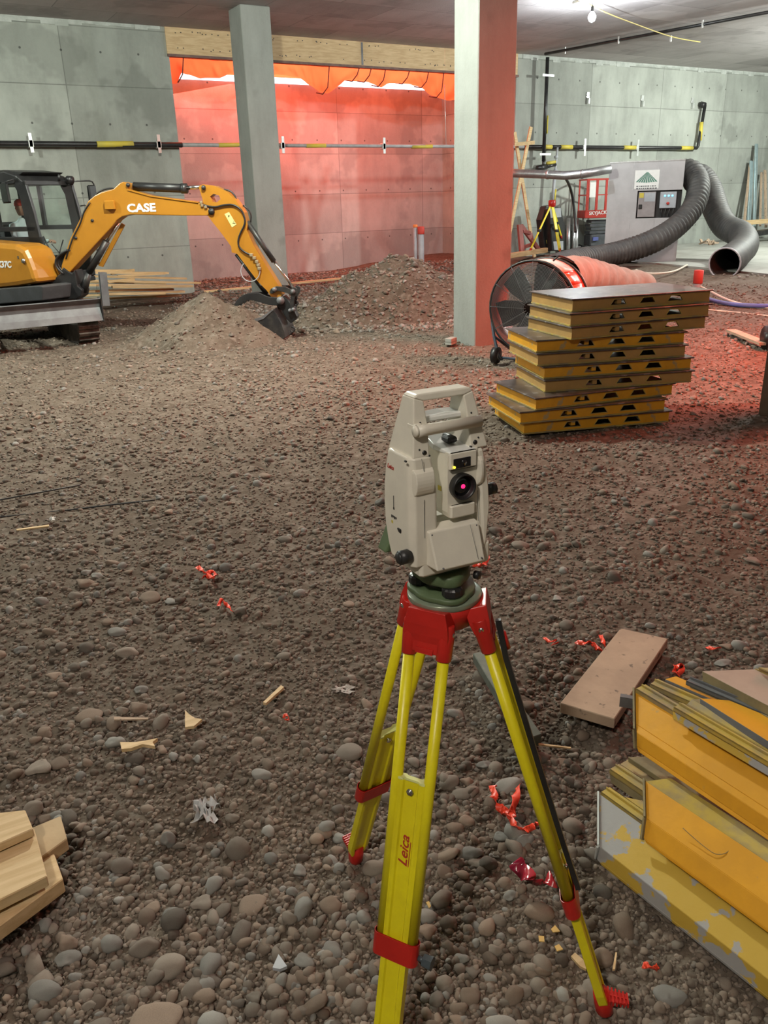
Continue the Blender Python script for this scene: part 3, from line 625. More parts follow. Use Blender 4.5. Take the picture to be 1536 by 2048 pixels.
# ---- cab
def cpart(name, mb, m, bevel=0, parent=None):
    o = mb.build(name, m, parent or ex, bevel=bevel)
    if parent is None: to_ex(o, XC)
    return o
cabw = .92
def both(poly, w=.05):
    b = MB(); p = XC.poly(poly); b.prism(p, 0, w); b.prism(p, cabw - w, cabw); return b
cab = both([(33,353),(50,367),(66,420),(99,558),(84,572),(72,566),(54,459),(38,390),(28,372)]); cf = cpart('cab_front_pillar', cab, M_BLK, .008)
fx0, fz0 = XC.xz(30, 350); bx, bz = XC.xz(99, 558); rear = fx0 - 1.15
b = MB(); b.prism([(rear, fz0 - .10), (rear + .08, fz0 + .01), (fx0 - .25, fz0 + .06), (fx0 + .02, fz0 - .01), (fx0 + .12, fz0 - .13), (rear, fz0 - .14)], 0, cabw); cpart('cab_roof', b, M_BLK, .02)
b = MB(); b.prism([(rear + .05, fz0 + .02), (rear + .1, fz0 + .07), (fx0 - .35, fz0 + .09), (fx0 + .1, fz0 + .04), (fx0 + .0, fz0)], .08, cabw - .08); cpart('roof_hatch', b, M_DKSTEEL, .01)
wz = XC.xz(20, 458)[1]
b = MB()
for y in (0, cabw - .05):
    b.box(rear, rear + .10, y, y + .05, .75, fz0 - .1); b.box(rear, fx0 + .25, y, y + .05, wz - .04, wz + .03)
    b.box(rear + .5, rear + .58, y, y + .05, wz, fz0 - .1)
cpart('cab_side_frame', b, M_BLK, .006)
b = MB(); b.box(rear, bx - .02, 0, .05, bz - .05, wz - .12); b.box(rear, bx - .02, cabw - .05, cabw, bz - .05, wz - .45); b.box(rear, rear + .04, 0, cabw, bz - .05, wz); b.box(rear, bx, 0, cabw, bz - .10, bz - .03); cpart('cab_lower_panel', b, M_BLK, .01)
fp = XC.poly([(42,366),(95,556)])
b = MB(); b.bar((fp[0][0] + .06, 0, fp[0][1]), (fp[0][0] + .06, cabw, fp[0][1]), .07, .07); b.bar((fp[1][0] + .03, 0, fp[1][1] + .02), (fp[1][0] + .03, cabw, fp[1][1] + .02), .06, .10); cpart('windshield_frame', b, M_BLK, .01)
b = MB(); xa, za = fp[0]; xb, zb = fp[1]
b.add([(xa + .08, .04, za), (xa + .08, cabw - .04, za), (xb + .05, cabw - .04, zb), (xb + .05, .04, zb)], [(0, 1, 2, 3)]); cpart('windshield', b, M_GLASS)
b = MB()
for y in (.02, cabw - .02): b.add([(rear + .1, y, wz), (fx0 + .2, y, wz), (fx0 + .02, y, fz0 - .12), (rear + .1, y, fz0 - .12)], [(0, 1, 2, 3)])
cpart('side_window', b, M_GLASS)
b = MB(); b.tube([(xb + .03, .25, zb + .30), (xb - .0, .42, zb + .55)], .010, 5); b.tube([(xb - .02, .2, zb + .5), (xb + .03, .5, zb + .1)], .008, 5); b.tube([(xb - .06, .10, zb + .62), (xb + .02, .16, zb + .3)], .012, 5); cpart('wiper', b, M_BLK)
b = MB(); pm = arcpts([(xa + .03, cabw + .0, za + .02), (xa + .12, cabw + .16, za + .03), (xa + .16, cabw + .33, za + .02), (xa + .17, cabw + .36, za - .10)]); b.tube(pm, .012, 6); mz = za - .2
b.bbox(xa + .12, xa + .19, cabw + .22, cabw + .38, mz - .14, mz + .17, .02); mr = cpart('far_mirror', b, M_BLK)
b = MB(); b.tube([(fx0 - .02, -.02, fz0 - .06), (fx0 - .12, -.12, fz0 - .10)], .012, 6); b.bbox(fx0 - .21, fx0 - .03, -.16, -.11, fz0 - .40, fz0 - .10, .025); cpart('near_mirror', b, M_BLK)
b = MB(); b.bbox(fx0 - .19, fx0 - .05, -.165, -.158, fz0 - .38, fz0 - .12, .003); cpart('mirror_glass', b, mat('mirror', (.35, .37, .38), (.3, .32, .33), rough=.1, metal=1))
b = MB(); b.tube([(xa + .10, cabw - .12, za + .05), (xa + .18, cabw - .10, za + .03)], [.06, .07], 12); b.tube([(xa + .12, cabw - .3, za + .03), (xa + .14, cabw - .3, za + .12)], .02, 6); cpart('work_lamp', b, M_BLK)
b = MB(); b.tube(arcpts([(xb - .1, cabw + .03, za - .35), (xb - .02, cabw + .1, za - .36), (xb + .02, cabw + .10, za - .6), (xb + .12, cabw + .06, zb + .2), (xb + .1, cabw, zb + .15)]), .011, 6); cpart('grab_rail', b, M_BLK)
# seat and controls
b = MB(); b.bbox(rear + .25, rear + .75, .22, .70, bz + .10, bz + .24, .04); b.bbox(rear + .18, rear + .30, .22, .70, bz + .2, bz + .85, .04); cpart('operator_seat', b, mat('seat_vinyl', (.03, .03, .032), (.045, .045, .045), rough=.7))
# engine cover, right-hand side
hood = [(-60,482),(0,487),(28.6,489),(40,494),(48,500),(56,516),(65,540),(73,566),(30,573),(-60,582)]
b = MB(); hp = XC.poly(hood, -.55); b.prism(hp, -.55, -.03); cpart('engine_cover', b, M_ORG, .07)
x, z = XC.xz(-22, 536, -.565); o = text('cover_lettering', 'CX37C', TM((x, -.555, z), 0), .13, M_WHITE, ex, bold=.004, sx=1.1, ext=.002, align='LEFT', shear=.2)
o.matrix_local = (Matrix.Translation(XB.o) @ Matrix.Rotation(XB.a, 4, 'Z')).inverted() @ Matrix.Translation(XC.o) @ Matrix.Rotation(XC.a, 4, 'Z') @ TM((XC.xz(23, 532, -.56)[0] - .44, -.556, XC.xz(12, 535, -.56)[1])) @ Matrix.Diagonal((1.05, 1, 1, 1))
b = MB(); x, z = XC.xz(47, 522, -.56); b.cyl((x, -.575, z), (x, -.54, z), .035, n=12); b.box(x - .13, x - .10, -.556, -.55, z + .03, z + .07); cpart('cover_lock', b, M_CHROME)
b = MB(); b.prism(XC.poly([(-60,582),(0,577),(80,571),(87,573),(87,601),(0,608),(-60,613)], -.6), -.62, .05); cpart('swing_frame', b, mat('frame_dark_grey', (.05, .052, .055), (.035, .036, .038), rough=.6), .015)
b = MB(); b.lathe([(.45, .55), (.5, .55), (.5, .72), (.45, .72)], 28); b.bbox(-.85, .85, -.45, .45, .22, .56, .05); to_ex(b.build('undercarriage', M_BLK, ex, bevel=0), Fr((SW[0], SW[1], 0), 3))
# tracks
def track(xc):
    b = MB(); prof = []; y0, y1, r, zc = .10, 2.1, .26, .27
    for t in np.linspace(-90, 90, 9): prof.append((y1 + r * math.cos(math.radians(t)), zc + r * math.sin(math.radians(t))))
    for t in np.linspace(90, 270, 9): prof.append((y0 + .22 + r * math.cos(math.radians(t)), zc + r * math.sin(math.radians(t))))
    n = len(prof); b.loft([[(xc - .15, y, z) for y, z in prof], [(xc + .15, y, z) for y, z in prof]], True)
    t_ = 0; per = []
    for i in range(n):
        a, c = Vector((0, *prof[i])), Vector((0, *prof[(i + 1) % n])); k = max(1, int((c - a).length / .1))
        for j in range(k): per.append((a.lerp(c, j / k), (c - a).normalized()))
    for p, d in per:
        nrm = Vector((0, d.z, -d.y)); b.bar(Vector((xc - .15, p.y, p.z)) + nrm * .012, Vector((xc + .15, p.y, p.z)) + nrm * .012, .045, .03, up=tuple(nrm))
    o = b.build('rubber_track', mat('muddy_rubber', (.035, .03, .025), (.09, .075, .06), rough=.9, nscale=9, bump=.4), ex); return to_ex(o, XU)
track(.62); track(-.78)
# blade
bt = XU.poly([(0,612),(200,597),(206,641),(0,660)]); zt_, zb_ = bt[1][1], bt[2][1]; xr_ = max(bt[1][0], bt[2][0])
b = MB(); prof = [(.10, zb_ + .0), (.02, zb_ + .01), (.05, zb_ + .10), (.09, zb_ + .2), (.08, zb_ + (zt_ - zb_) * .8), (.02, zt_), (.04, zt_ + .012), (.12, zt_ - .04), (.13, zb_ + .2)]
b.loft([[(x, y - .08, z) for y, z in prof] for x in (xr_ - 1.72, xr_ - .012)], True); bl = b.build('dozer_blade', M_GREYST, ex); to_ex(bl, XU)
b = MB()
for x in (xr_ - 1.73, xr_ - .012): b.prism([(0, 0)] * 0 + [(x, zb_ - .01), (x + .014, zb_ - .01), (x + .014, zt_ + .01), (x, zt_ + .01)], -.08, .10)
b.build('blade_end_plate', M_DKSTEEL, bl)
b = MB()
for x in (-.35, .2): b.bar((x, .03, (zt_ + zb_) / 2), (x, 1.2, .40), .10, .12)
b.build('blade_arm', M_BLK, bl)

# operator seated in the cab
def figure(name, chains, mat_, parent, levels=1):
    vs, es, rad = [], [], []; ids = {}
    for ch in chains:
        prev = None
        for key, p, r in ch:
            if key in ids: i = ids[key]
            else: i = len(vs); ids[key] = i; vs.append(p); rad.append(r)
            if prev is not None: es.append((prev, i))
            prev = i
    me = bpy.data.meshes.new(name); me.from_pydata(vs, es, []); me.materials.append(mat_); o = bpy.data.objects.new(name, me); C.objects.link(o)
    if parent: o.parent = parent
    md = o.modifiers.new('skin', 'SKIN'); md.use_smooth_shade = True
    for i, sv in enumerate(me.skin_vertices[0].data): sv.radius = (rad[i], rad[i]); sv.use_root = (i == 0)
    s = o.modifiers.new('sub', 'SUBSURF'); s.levels = levels; s.render_levels = levels; return o
op = thing('person', 'person in a light grey shirt seated inside the excavator cab', 'person', XC)
sx, sz, sy = rear + .50, bz + .30, .46
SK = mat('skin', (.42, .22, .15), (.38, .19, .13), rough=.6); SHIRT = mat('light_grey_shirt', (.50, .54, .57), (.44, .48, .5), rough=.85); JEAN = mat('dark_trousers', (.03, .035, .05), (.04, .045, .06), rough=.9)
def arm_chain(sd):
    y = sy + sd * .20; sh_ = ('sh%d' % sd, (sx + .0, y, sz + .50), .062); el = ('el%d' % sd, (sx + .12, y + sd * .04, sz + .22), .045); wr = ('wr%d' % sd, (sx + .36, y, sz + .24), .03)
    return sh_, el, wr
body = [[('hip', (sx, sy, sz), .14), ('waist', (sx - .01, sy, sz + .20), .125), ('chest', (sx, sy, sz + .42), .15), ('neck', (sx + .01, sy, sz + .56), .055), ('nk2', (sx + .02, sy, sz + .62), .05)]]
for sd in (-1, 1):
    a, e, w = arm_chain(sd); body.append([('chest', (sx, sy, sz + .42), .15), a, e, w])
figure('shirt', body, SHIRT, op)
hd = MB(); hx, hz = sx + .05, sz + .76
rings = []
for i, (z, rx, ry) in enumerate(((-.12, .03, .03), (-.115, .055, .045), (-.09, .075, .055), (-.05, .088, .068), (0, .095, .075), (.05, .095, .077), (.09, .08, .065), (.12, .045, .04), (.13, .01, .01))):
    rings.append([(hx + rx * math.cos(a) * (1.05 if math.cos(a) > 0 and -.07 < z < .02 else 1), sy + ry * math.sin(a), hz + z) for a in np.linspace(0, 2 * math.pi, 17)[:-1]])
hd.loft(rings, True, True); hd.tube([(hx + .09, sy, hz + .02), (hx + .118, sy, hz - .025), (hx + .09, sy, hz - .03)], [.008, .016, .010], 8)
for sd in (-1, 1): hd.tube([(hx - .01, sy + sd * .074, hz + .02), (hx - .012, sy + sd * .084, hz - .01), (hx, sy + sd * .074, hz - .03)], [.01, .018, .008], 6)
hd.tube([(hx + .085, sy - .02, hz - .06), (hx + .092, sy, hz - .058), (hx + .085, sy + .02, hz - .06)], .006, 5)
hd.build('head', SK, op)
b = MB(); [b.lathe([(.001, -.011), (.008, -.007), (.011, 0), (.008, .007), (.001, .011)], 8, Matrix.Translation((hx + .087, sy + s_ * .03, hz + .005))) for s_ in (-1, 1)]; b.build('eyes', M_LENS, op)
b = MB(); b.loft([[(hx - .005 + rx * math.cos(a), sy + ry * math.sin(a), hz + z) for a in np.linspace(0, 2 * math.pi, 17)[:-1]] for z, rx, ry in ((.03, .10, .082), (.07, .10, .08), (.105, .085, .07), (.135, .04, .035))], True, True); b.build('hard_hat', M_REDCAP, op)
legs = []
for sd in (-1, 1): legs.append([('hip', (sx, sy, sz + .02), .13), ('th%d' % sd, (sx + .1, sy + sd * .09, sz + .02), .085), ('kn%d' % sd, (sx + .42, sy + sd * .11, sz + .05), .06), ('an%d' % sd, (sx + .46, sy + sd * .11, sz - .30), .045), ('to%d' % sd, (sx + .60, sy + sd * .12, sz - .33), .045)])
figure('trousers', legs, JEAN, op)
for sd in (-1, 1):
    a, e, w = arm_chain(sd); wx, wy, wz_ = w[1]; ch = [[('w', (wx, wy, wz_), .026), ('p', (wx + .07, wy, wz_ - .01), .032)]]
    for k in range(4):
        yy = wy + (k - 1.5) * .02; ln = (.03, .036, .034, .026)[k]
        ch.append([('p', (wx + .07, wy, wz_), .03), ('k%d' % k, (wx + .095, yy, wz_), .010), ('m%d' % k, (wx + .095 + ln, yy, wz_ - .015), .009), ('t%d' % k, (wx + .085 + ln, yy, wz_ - .045), .008)])
    ch.append([('p', (wx + .07, wy, wz_), .03), ('h1', (wx + .06, wy - sd * .035, wz_ - .01), .011), ('h2', (wx + .09, wy - sd * .045, wz_ - .03), .009)])
    figure('hand', ch, SK, op)
# ------------------------------------------------------------------ pipes on the wall and ceiling
def gd(px, py, depth):
    d = ray(px, py); return EYE + d * (depth / d.dot(fwd))
YP = D - .16
def wx(px, py=292): return gy(px, py, YP).x
t = thing('drain_pipe', 'long black pipe clamped across the left wall, running on past the recess with its light painted in as grey', 'pipe', loc=(0, YP, 3.2))
b = MB(); b.tube([(-7, 0, 0), (X0R + .02, 0, 0)], .055, 12); b.build('pipe_run', M_PIPE, t)
b = MB(); b.tube([(X0R, 0, 0), (X1R + .2, 0, .02)], .042, 12); b.build('grey_pipe_run', M_PIPEW, t)
for a, c in ((194, 267), (437, 478), (612, 651), (823, 864)):
    b = MB(); r = .060 if a < 300 else .047; b.tube([(wx(a), 0, .0), (wx(c), 0, .01)], r, 12); b.build('yellow_band', M_BAND, t)
for px in (62, 317, 564, 766):
    b = MB(); x = wx(px); b.bbox(x - .035, x + .035, -.075, -.06, -.17, .20, .004); b.bbox(x - .03, x + .03, -.06, .14, -.02, .02, .004); b.bbox(x - .05, x + .05, -.075, .075, -.07, .07, .01); b.build('pipe_clamp', M_ZINC, t)
b = MB(); b.tube([(wx(892), .0, .05), (wx(889), .0, 1.45)], .009, 6); b.build('hanger_rod', M_ZINC, t)
t = thing('drain_pipe', 'black pipe with yellow bands across the right wall above the heater', 'pipe', loc=(0, YP, 3.22))
xr = wx(1396); b = MB(); b.tube([(X1R + .25, 0, 0), (xr - .05, 0, .0), (xr, 0, .06), (wx(1407, 240), 0, 1.22)], .05, 12); b.tube([(wx(1407, 210), -.04, 1.22), (wx(1407, 210), .1, 1.26)], .09, 10); b.build('pipe_run', M_PIPE, t)
for a, c in ((1086, 1103), (1121, 1144), (1247, 1272), (1362, 1385)):
    b = MB(); b.tube([(wx(a), 0, 0), (wx(c), 0, 0)], .058, 12); b.build('yellow_band', M_BAND, t)
b = MB(); b.tube([(wx(1400, 280), 0, .22), (wx(1403, 245), 0, .75)], .058, 12); b.build('yellow_band', M_BAND, t)
for px in (1167, 1273):
    b = MB(); x = wx(px); b.bbox(x - .035, x + .035, -.075, -.06, -.24, .22, .004); b.bbox(x - .05, x + .05, -.07, .14, -.07, .07, .01); b.build('pipe_clamp', M_ZINC, t)
t = thing('riser_pipe', 'black vertical pipe dropping down the right wall beside the wide column', 'pipe', loc=(wx(1086, 200), YP - .12, 0))
x0 = wx(1086, 200); b = MB(); b.tube([(0, 0, 5.42), (0, 0, 2.85)], .05, 12); b.build('pipe_run', M_PIPE, t)
b = MB(); b.tube([(-.22, 0, 2.66), (0.12, 0, 2.70)], .075, 10); b.tube([(.1, 0, 2.70), (.45, 0, 2.76)], .05, 10); b.tube([(0, 0, 2.7), (0, 0, 2.86)], .035, 8); b.build('trap', M_PIPE, t)
b = MB(); b.tube([(.12, -.01, 2.79), (.42, -.01, 2.82)], .045, 10); b.build('yellow_band', M_BAND, t)
b = MB(); b.tube([(.065, -.03, 3.55), (.065, -.03, 4.0)], .02, 6); b.build('yellow_strip', M_BAND, t)
for z in (4.98, 3.02): b = MB(); b.bbox(-.2, .2, -.07, -.05, z - .03, z + .03, .004); b.build('pipe_clamp', M_ZINC, t)
b = MB(); b.tube([(.50, 0, 3.2), (.45, 0, 2.55), (.42, 0, 1.9)], .028, 8); b.tube([(.44, 0, 2.5), (.40, 0, 1.7)], .045, 8)
for z in (2.95, 2.6, 1.72, 1.62): b.lathe([(.02, -.04), (.06, -.03), (.06, .03), (.02, .04)], 8, Matrix.Translation((.46 if z > 2 else .41, 0, z)))
b.build('valve_run', M_PVC, t)
b = MB(); b.tube([(.47, -.03, 2.1), (.44, -.03, 1.75)], .03, 6); b.build('yellow_tag', M_BAND, t)
# ceiling conduit with hangers
pa, pb = gz(1090, 108, 5.42), gz(1640, 5, 5.42)
t = thing('ceiling_conduit', 'thin dark pipe running under the slab at the upper right', 'pipe', loc=(0, 0, 0))
b = MB(); b.tube([pa, pb], .035, 8); b.build('pipe_run', M_PIPE, t)
for px, py in ((1130, 101), (1237, 80), (1405, 48)):
    q = gz(px, py, 5.42); b = MB(); b.bbox(q.x - .012, q.x + .012, q.y - .02, q.y + .02, 5.34, 5.5, .003); b.build('hanger', M_ZINC, t)
for k, (px, py) in enumerate(((1175, 195), (1284, 201), (1384, 205))):
    q = gy(px, py, D - .01); b = MB(); b.bbox(-.05, .05, -.04, 0, -.02, .14, .006); b.bbox(-.025, .025, -.10, 0, -.17, -.02, .006); b.bbox(-.07, .07, -.03, 0, .0, .03, .004)
    tag(b.build('wall_bracket', M_ZINC, loc=(q.x, D - .001, q.z)), 'small zinc bracket on the right wall, %s of the upper three' % ('leftmost', 'middle one', 'rightmost')[k], 'bracket', 'zinc wall brackets')
# bulb
bl = gz(1184, 34, 5.16)
t = thing('work_bulb', 'glaring white work bulb hanging under the slab at the top right', 'lamp', loc=tuple(bl))
b = MB(); b.lathe([(.005, -.09), (.05, -.07), (.075, -.02), (.07, .03), (.035, .08), (.02, .09)], 16); b.build('bulb', emat('bulb_glow', (.90, .96, 1), 60), t)
b = MB(); b.lathe([(.022, .09), (.03, .10), (.03, .17), (.01, .19)], 12); b.tube([(0, 0, .18), (0, 0, .34)], .006, 5); b.build('socket', M_BLK, t)
lamp('POINT', 'work_bulb_light', (bl.x, bl.y, bl.z - .22), 330, (.88, .96, 1), .08)
t = thing('string_cable', 'yellow festoon cable looping from the bulb along the slab', 'cable', loc=(0, 0, 0))
b = MB(); cb = [gz(1140, -6, 5.40), gz(1166, 2, 5.38), gz(1205, 22, 5.36), gz(1260, 44, 5.34), gz(1342, 73, 5.33), gz(1400, 84, 5.40)]; b.tube(arcpts(cb, 5), .012, 6); b.build('cable', mat('yellow_cable', (.62, .50, .16), (.55, .44, .14), rough=.5), t)
b = MB(); q = gz(1342, 74, 5.42); b.bbox(q.x - .02, q.x + .02, q.y - .02, q.y + .02, q.z - .10, q.z + .03, .005); q = gz(1152, 4, 5.38); b.lathe([(.01, -.04), (.07, -.03), (.08, .0), (.03, .04)], 12, Matrix.Translation(q)); b.build('cable_hook', M_WHITE, t)

# ------------------------------------------------------------------ lumber pile behind the excavator
def board(p0, p1, w, h, name, m, label, group=None, cat='board', up=(0, 0, 1), b_=.002):
    p0, p1 = Vector(p0), Vector(p1); mid = (p0 + p1) / 2; b = MB(); b.bar(p0 - mid, p1 - mid, w, h, up); return tag(b.build(name, m, loc=mid, bevel=b_, seg=1), label, cat, group)
BD = [((152,592),(368,583),.15,.035,17.4),((165,583),(345,578),.2,.04,17.9),((160,570),(384,572),.14,.04,17.7),((170,561),(400,566),.10,.04,18.0),((150,563),(330,566),.18,.05,18.3),((215,564),(268,558),.12,.05,18.02),((168,552),(372,557),.12,.04,18.1),((224,574),(385,572),.10,.05,17.3),
      ((160,545),(336,546),.14,.04,18.2),((222,547),(268,540),.10,.05,18.22),((235,552),(330,547),.08,.04,18.12),((170,541),(262,541),.12,.04,18.3),((215,588),(330,586),.09,.05,17.2),((150,600),(360,590),.20,.04,17.6)]
for k, (a, c, w, h, y) in enumerate(BD):
    board(gy(a[0], a[1], y), gy(c[0], c[1], y + .05), w, h, 'lumber_board', M_LUM, 'pale pine board in the loose lumber pile behind the excavator blade', 'boards in the lumber pile')
b = MB(); q0 = gy(206, 545, 17.1); q1 = gy(213, 612, 17.0); b.bar(q0, q1, .14, .02, up=(0, 1, 0)); b.bar(q0 + Vector((0, .06, 0)), q1 + Vector((0, .06, 0)), .02, .12, up=(0, 1, 0))
b.bar(q0 + Vector((-.0, .12, 0)), q1 + Vector((0, .12, 0)), .14, .02, up=(0, 1, 0)); tag(b.build('steel_post', M_GREYST), 'short grey steel post standing against the lumber pile', 'post')
b = MB(); board(gz(405, 584, .04), gz(735, 552, .10), .10, .05, 'long_timber', M_LUM, 'long timber lying on the ground along the front of the red recess', cat='board')

# PVC stubs behind the tallest mound
def pvc(name, base, r, h, caph, label, mc=M_REDCAP):
    t = thing(name, label, 'pipe', loc=tuple(base)); b = MB(); b.lathe([(r, -.2), (r, h), (r * .9, h)], 18); b.build('pipe_tube', M_PVC, t)
    b = MB(); b.lathe([(r * 1.12, h - caph), (r * 1.15, h - caph + .01), (r * 1.15, h + .01), (r * .9, h + .02), (.01, h + .02)], 18); b.build('tape_cap', mc, t)
q = gz(843, 556, .06); pvc('capped_pipe', q, .075, 1.22, .16, 'grey upright pipe with a red cap behind the tallest mound')
q = gz(832, 556, .06); pvc('capped_pipe', q, .05, 1.27, .05, 'thinner upright pipe with an orange tip beside the red-capped pipe', mat('orange_tip', (.85, .25, .05), (.8, .22, .05), rough=.6))
q = gz(1392, 598, .05); pvc('capped_pipe', q, .075, .50, .22, 'grey pipe stub with a red cap just behind the yellow panel stack')

# ------------------------------------------------------------------ along the right wall
def gw(px, py, y=18.3): return gy(px, py, y)
t = thing('timber_brace', 'crossed pale timbers leaning on the wall right of the wide column', 'brace', loc=(0, 0, 0))
for a, c, dy in (((1062, 254), (1009, 517), 0), ((1029, 264), (1069, 514), .06), ((1029, 289), (1069, 285), -.06)):
    b = MB(); b.bar(gw(*a, 18.6 + dy), gw(*c, 18.4 + dy), .09, .045, up=(0, 1, 0)); b.build('timber', M_LUM, t)
t = thing('red_trestle', 'small red A-shaped steel trestle on the ground by the crossed timbers', 'trestle', loc=(0, 0, 0))
b = MB()
for a, c, w in (((1039, 449), (1044, 506), .13), ((1042, 451), (1078, 500), .10), ((1045, 462), (1061, 466), .08), ((1046, 495), (1066, 488), .08), ((1061, 466), (1066, 490), .07)): b.bar(gw(*a, 17.9), gw(*c, 17.8), w, .08, up=(0, 1, 0))
b.build('trestle_frame', mat('dusty_red', (.30, .08, .07), (.24, .07, .06), rough=.6), t)
board(gw(1016, 512, 17.6), gw(1092, 500, 17.7), .15, .12, 'ground_beam', M_LUM, 'thick timber lying on the ground under the red trestle', cat='beam')
t = thing('silver_duct', 'silver sheet-metal duct running level from the column to the heater', 'duct', loc=(0, 0, 0))
b = MB(); dp = [gd(1000, 345, 20.3), gd(1040, 347, 20.0), gd(1096, 349, 19.6), gd(1130, 351, 19.4), gd(1165, 348, 19.3), gd(1222, 338, 19.2)]; b.tube(dp, .10, 14, smooth=True); b.build('duct_tube', M_GALV, t)
b = MB()
for q, n_ in ((dp[2], 0), (dp[4], 1)): d = (dp[3] - dp[2]).normalized(); b.tube([q - d * .02, q + d * .02], .112, 14)
b.build('duct_joint', M_GALV, t)
# far survey tripod
t = thing('far_tripod', 'yellow survey tripod with a red head standing far off by the right wall', 'tripod', loc=(0, 0, 0))
hp_ = gw(1104, 406, 18.0); b = MB(); b.lathe([(.05, -.12), (.10, -.08), (.10, .06), (.07, .08)], 14, Matrix.Translation(hp_)); b.build('head', M_RED, t)
for c, dy, nn in (((1057, 508), -.4, 'leg'), ((1121, 508), -.6, 'leg'), ((1124, 478), .3, 'leg')):
    q = gw(*c, 18.0 + dy); lb = MB(); lb.bar(hp_, hp_.lerp(q, .55), .045 if c[0] != 1121 else .09, .02, up=(0, 1, 0)); lb.bar(hp_.lerp(q, .5), hp_.lerp(q, .93), .035 if c[0] != 1121 else .085, .03, up=(0, 1, 0)); lo_ = lb.build('leg', M_YEL, t)
    b = MB(); b.tube([hp_.lerp(q, .9), q], [.035, .01], 8); b.build('foot', M_RED, lo_)
    b = MB(); m_ = hp_.lerp(q, .55); b.bbox(m_.x - .05, m_.x + .05, m_.y - .04, m_.y + .04, m_.z - .03, m_.z + .04, .01); b.build('leg_clamp', M_BLK, lo_)
# dark cases and metal tubes leaning on the wall
for k, (pl_, y, lab) in enumerate(((((1090, 500), (1083, 440), (1092, 412), (1104, 410), (1112, 502)), 18.5, 'dark bulky case leaning on the wall behind the far tripod, left one'), (((1104, 502), (1098, 418), (1122, 414), (1131, 455), (1130, 503)), 18.3, 'black case with pale labels leaning behind the far tripod, right one'))):
    F_ = Fr((gw(1100, 500, y).x, y, 0), 0); t = thing('equipment_case', lab, 'case', F_); b = MB(); b.prism(F_.poly(pl_), 0, .25); b.build('case_body', M_BLK, t, bevel=.03)
    b = MB()
    lst = (((1099, 417), (1121, 416), (1122, 434), (1101, 436)), ((1106, 483), (1126, 482), (1126, 500), (1108, 500))) if k else (((1092, 480), (1097, 481), (1098, 493), (1094, 490)),)
    for q in lst: b.prism(F_.poly(q), -.012, .0)
    b.build('case_label', M_PVC if k else M_BAND, t)
for k, (px, r) in enumerate(((1136, .055), (1147, .04), (1152, .06))):
    a, c = gw(px, 508, 18.5), gw(px + 1, 437, 18.75); b = MB(); b.tube([a, c], r, 12); tag(b.build('metal_tube', M_GALV), 'upright silver tube by the right wall, %s of the three beside the black cases' % ('left', 'thin middle', 'right')[k], 'tube', 'silver tubes by the wall')
b = MB(); b.tube(arcpts([gd(1118, 352, 19.6), gd(1130, 356, 20), gd(1139, 372, 20.6), (gd(1145, 395, 21)), gd(1150, 435, 21.2), gd(1151, 465, 21.2)], 5), .035, 8); tag(b.build('black_cable', M_BLK), 'thick black cable arching down from the silver duct', 'cable')
# scissor lift
lq = gy(1185, 500, 18.3); LF = Fr((lq.x, lq.y, .29), -25); t = thing('scissor_lift', 'folded scissor lift with red guard rail and grey base, left of the heater', 'scissor lift', LF)
def lz(px, py, y=0): return LF.xz(px, py, y)
b = MB(); x0, z0 = lz(1169, 437); x1, z1 = lz(1216, 420); b.bbox(x0, x1 + .5, 0, .7, z0, z1, .015); b.build('platform', M_LIFTR, t)
x, z = lz(1178, 430); text('platform_lettering', 'SKYJACK', TM((x, -.004, z), 2), .13, M_WHITE, t, bold=.003)
b = MB(); xt, zt2 = lz(1172, 359)
for y in (0, .68):
    b.bar((x0 + .02, y, zt2), (x1 + .5, y, zt2), .04, .04); b.bar((x0 + .02, y, (zt2 + z1) / 2), (x1 + .5, y, (zt2 + z1) / 2), .03, .03)
    for k in np.linspace(x0 + .03, x1 + .45, 5): b.bar((k, y, z1), (k, y, zt2), .035, .035, up=(0, 1, 0))
for z in (zt2, (zt2 + z1) / 2): b.bar((x0 + .02, 0, z), (x0 + .02, .7, z), .04, .04)
b.build('guard_rail', M_LIFTR, t)
b = MB(); x2, z2 = lz(1182, 497); b.bbox(x2 - .02, x2 + 1.1, .05, .65, z2 + .05, z0 - .45, .03)
for k in range(4): b.bbox(x2 - .03 + .03 * (k % 2), x2 + 1.0, .12, .58, z0 - .44 + k * .10, z0 - .36 + k * .10, .01)
b.build('chassis', M_LIFTG, t)
wc = lz(1171, 490); 
for y in (.0, .55):
    b = MB(); b.cyl((wc[0], y, .13), (wc[0], y + .12, .13), .13, n=20); w_ = b.build('wheel', M_BLK, t); b = MB(); b.cyl((wc[0], y - .01, .13), (wc[0], y + .02, .13), .09, n=16); b.cyl((wc[0], y - .015, .13), (wc[0], y, .13), .03, n=8); b.build('hub', M_WHITE, w_)
b = MB(); b.bbox(x0 + .10, x0 + .28, -.02, 0, z1 + .35, zt2 - .08, .005); b.build('manual_box', M_WHITE, t)
b = MB(); x, z = lz(1190, 478); b.bbox(x - .06, x + .1, -.01, .06, z - .05, z + .05, .005); b.build('blue_sticker', M_BLUE, t)

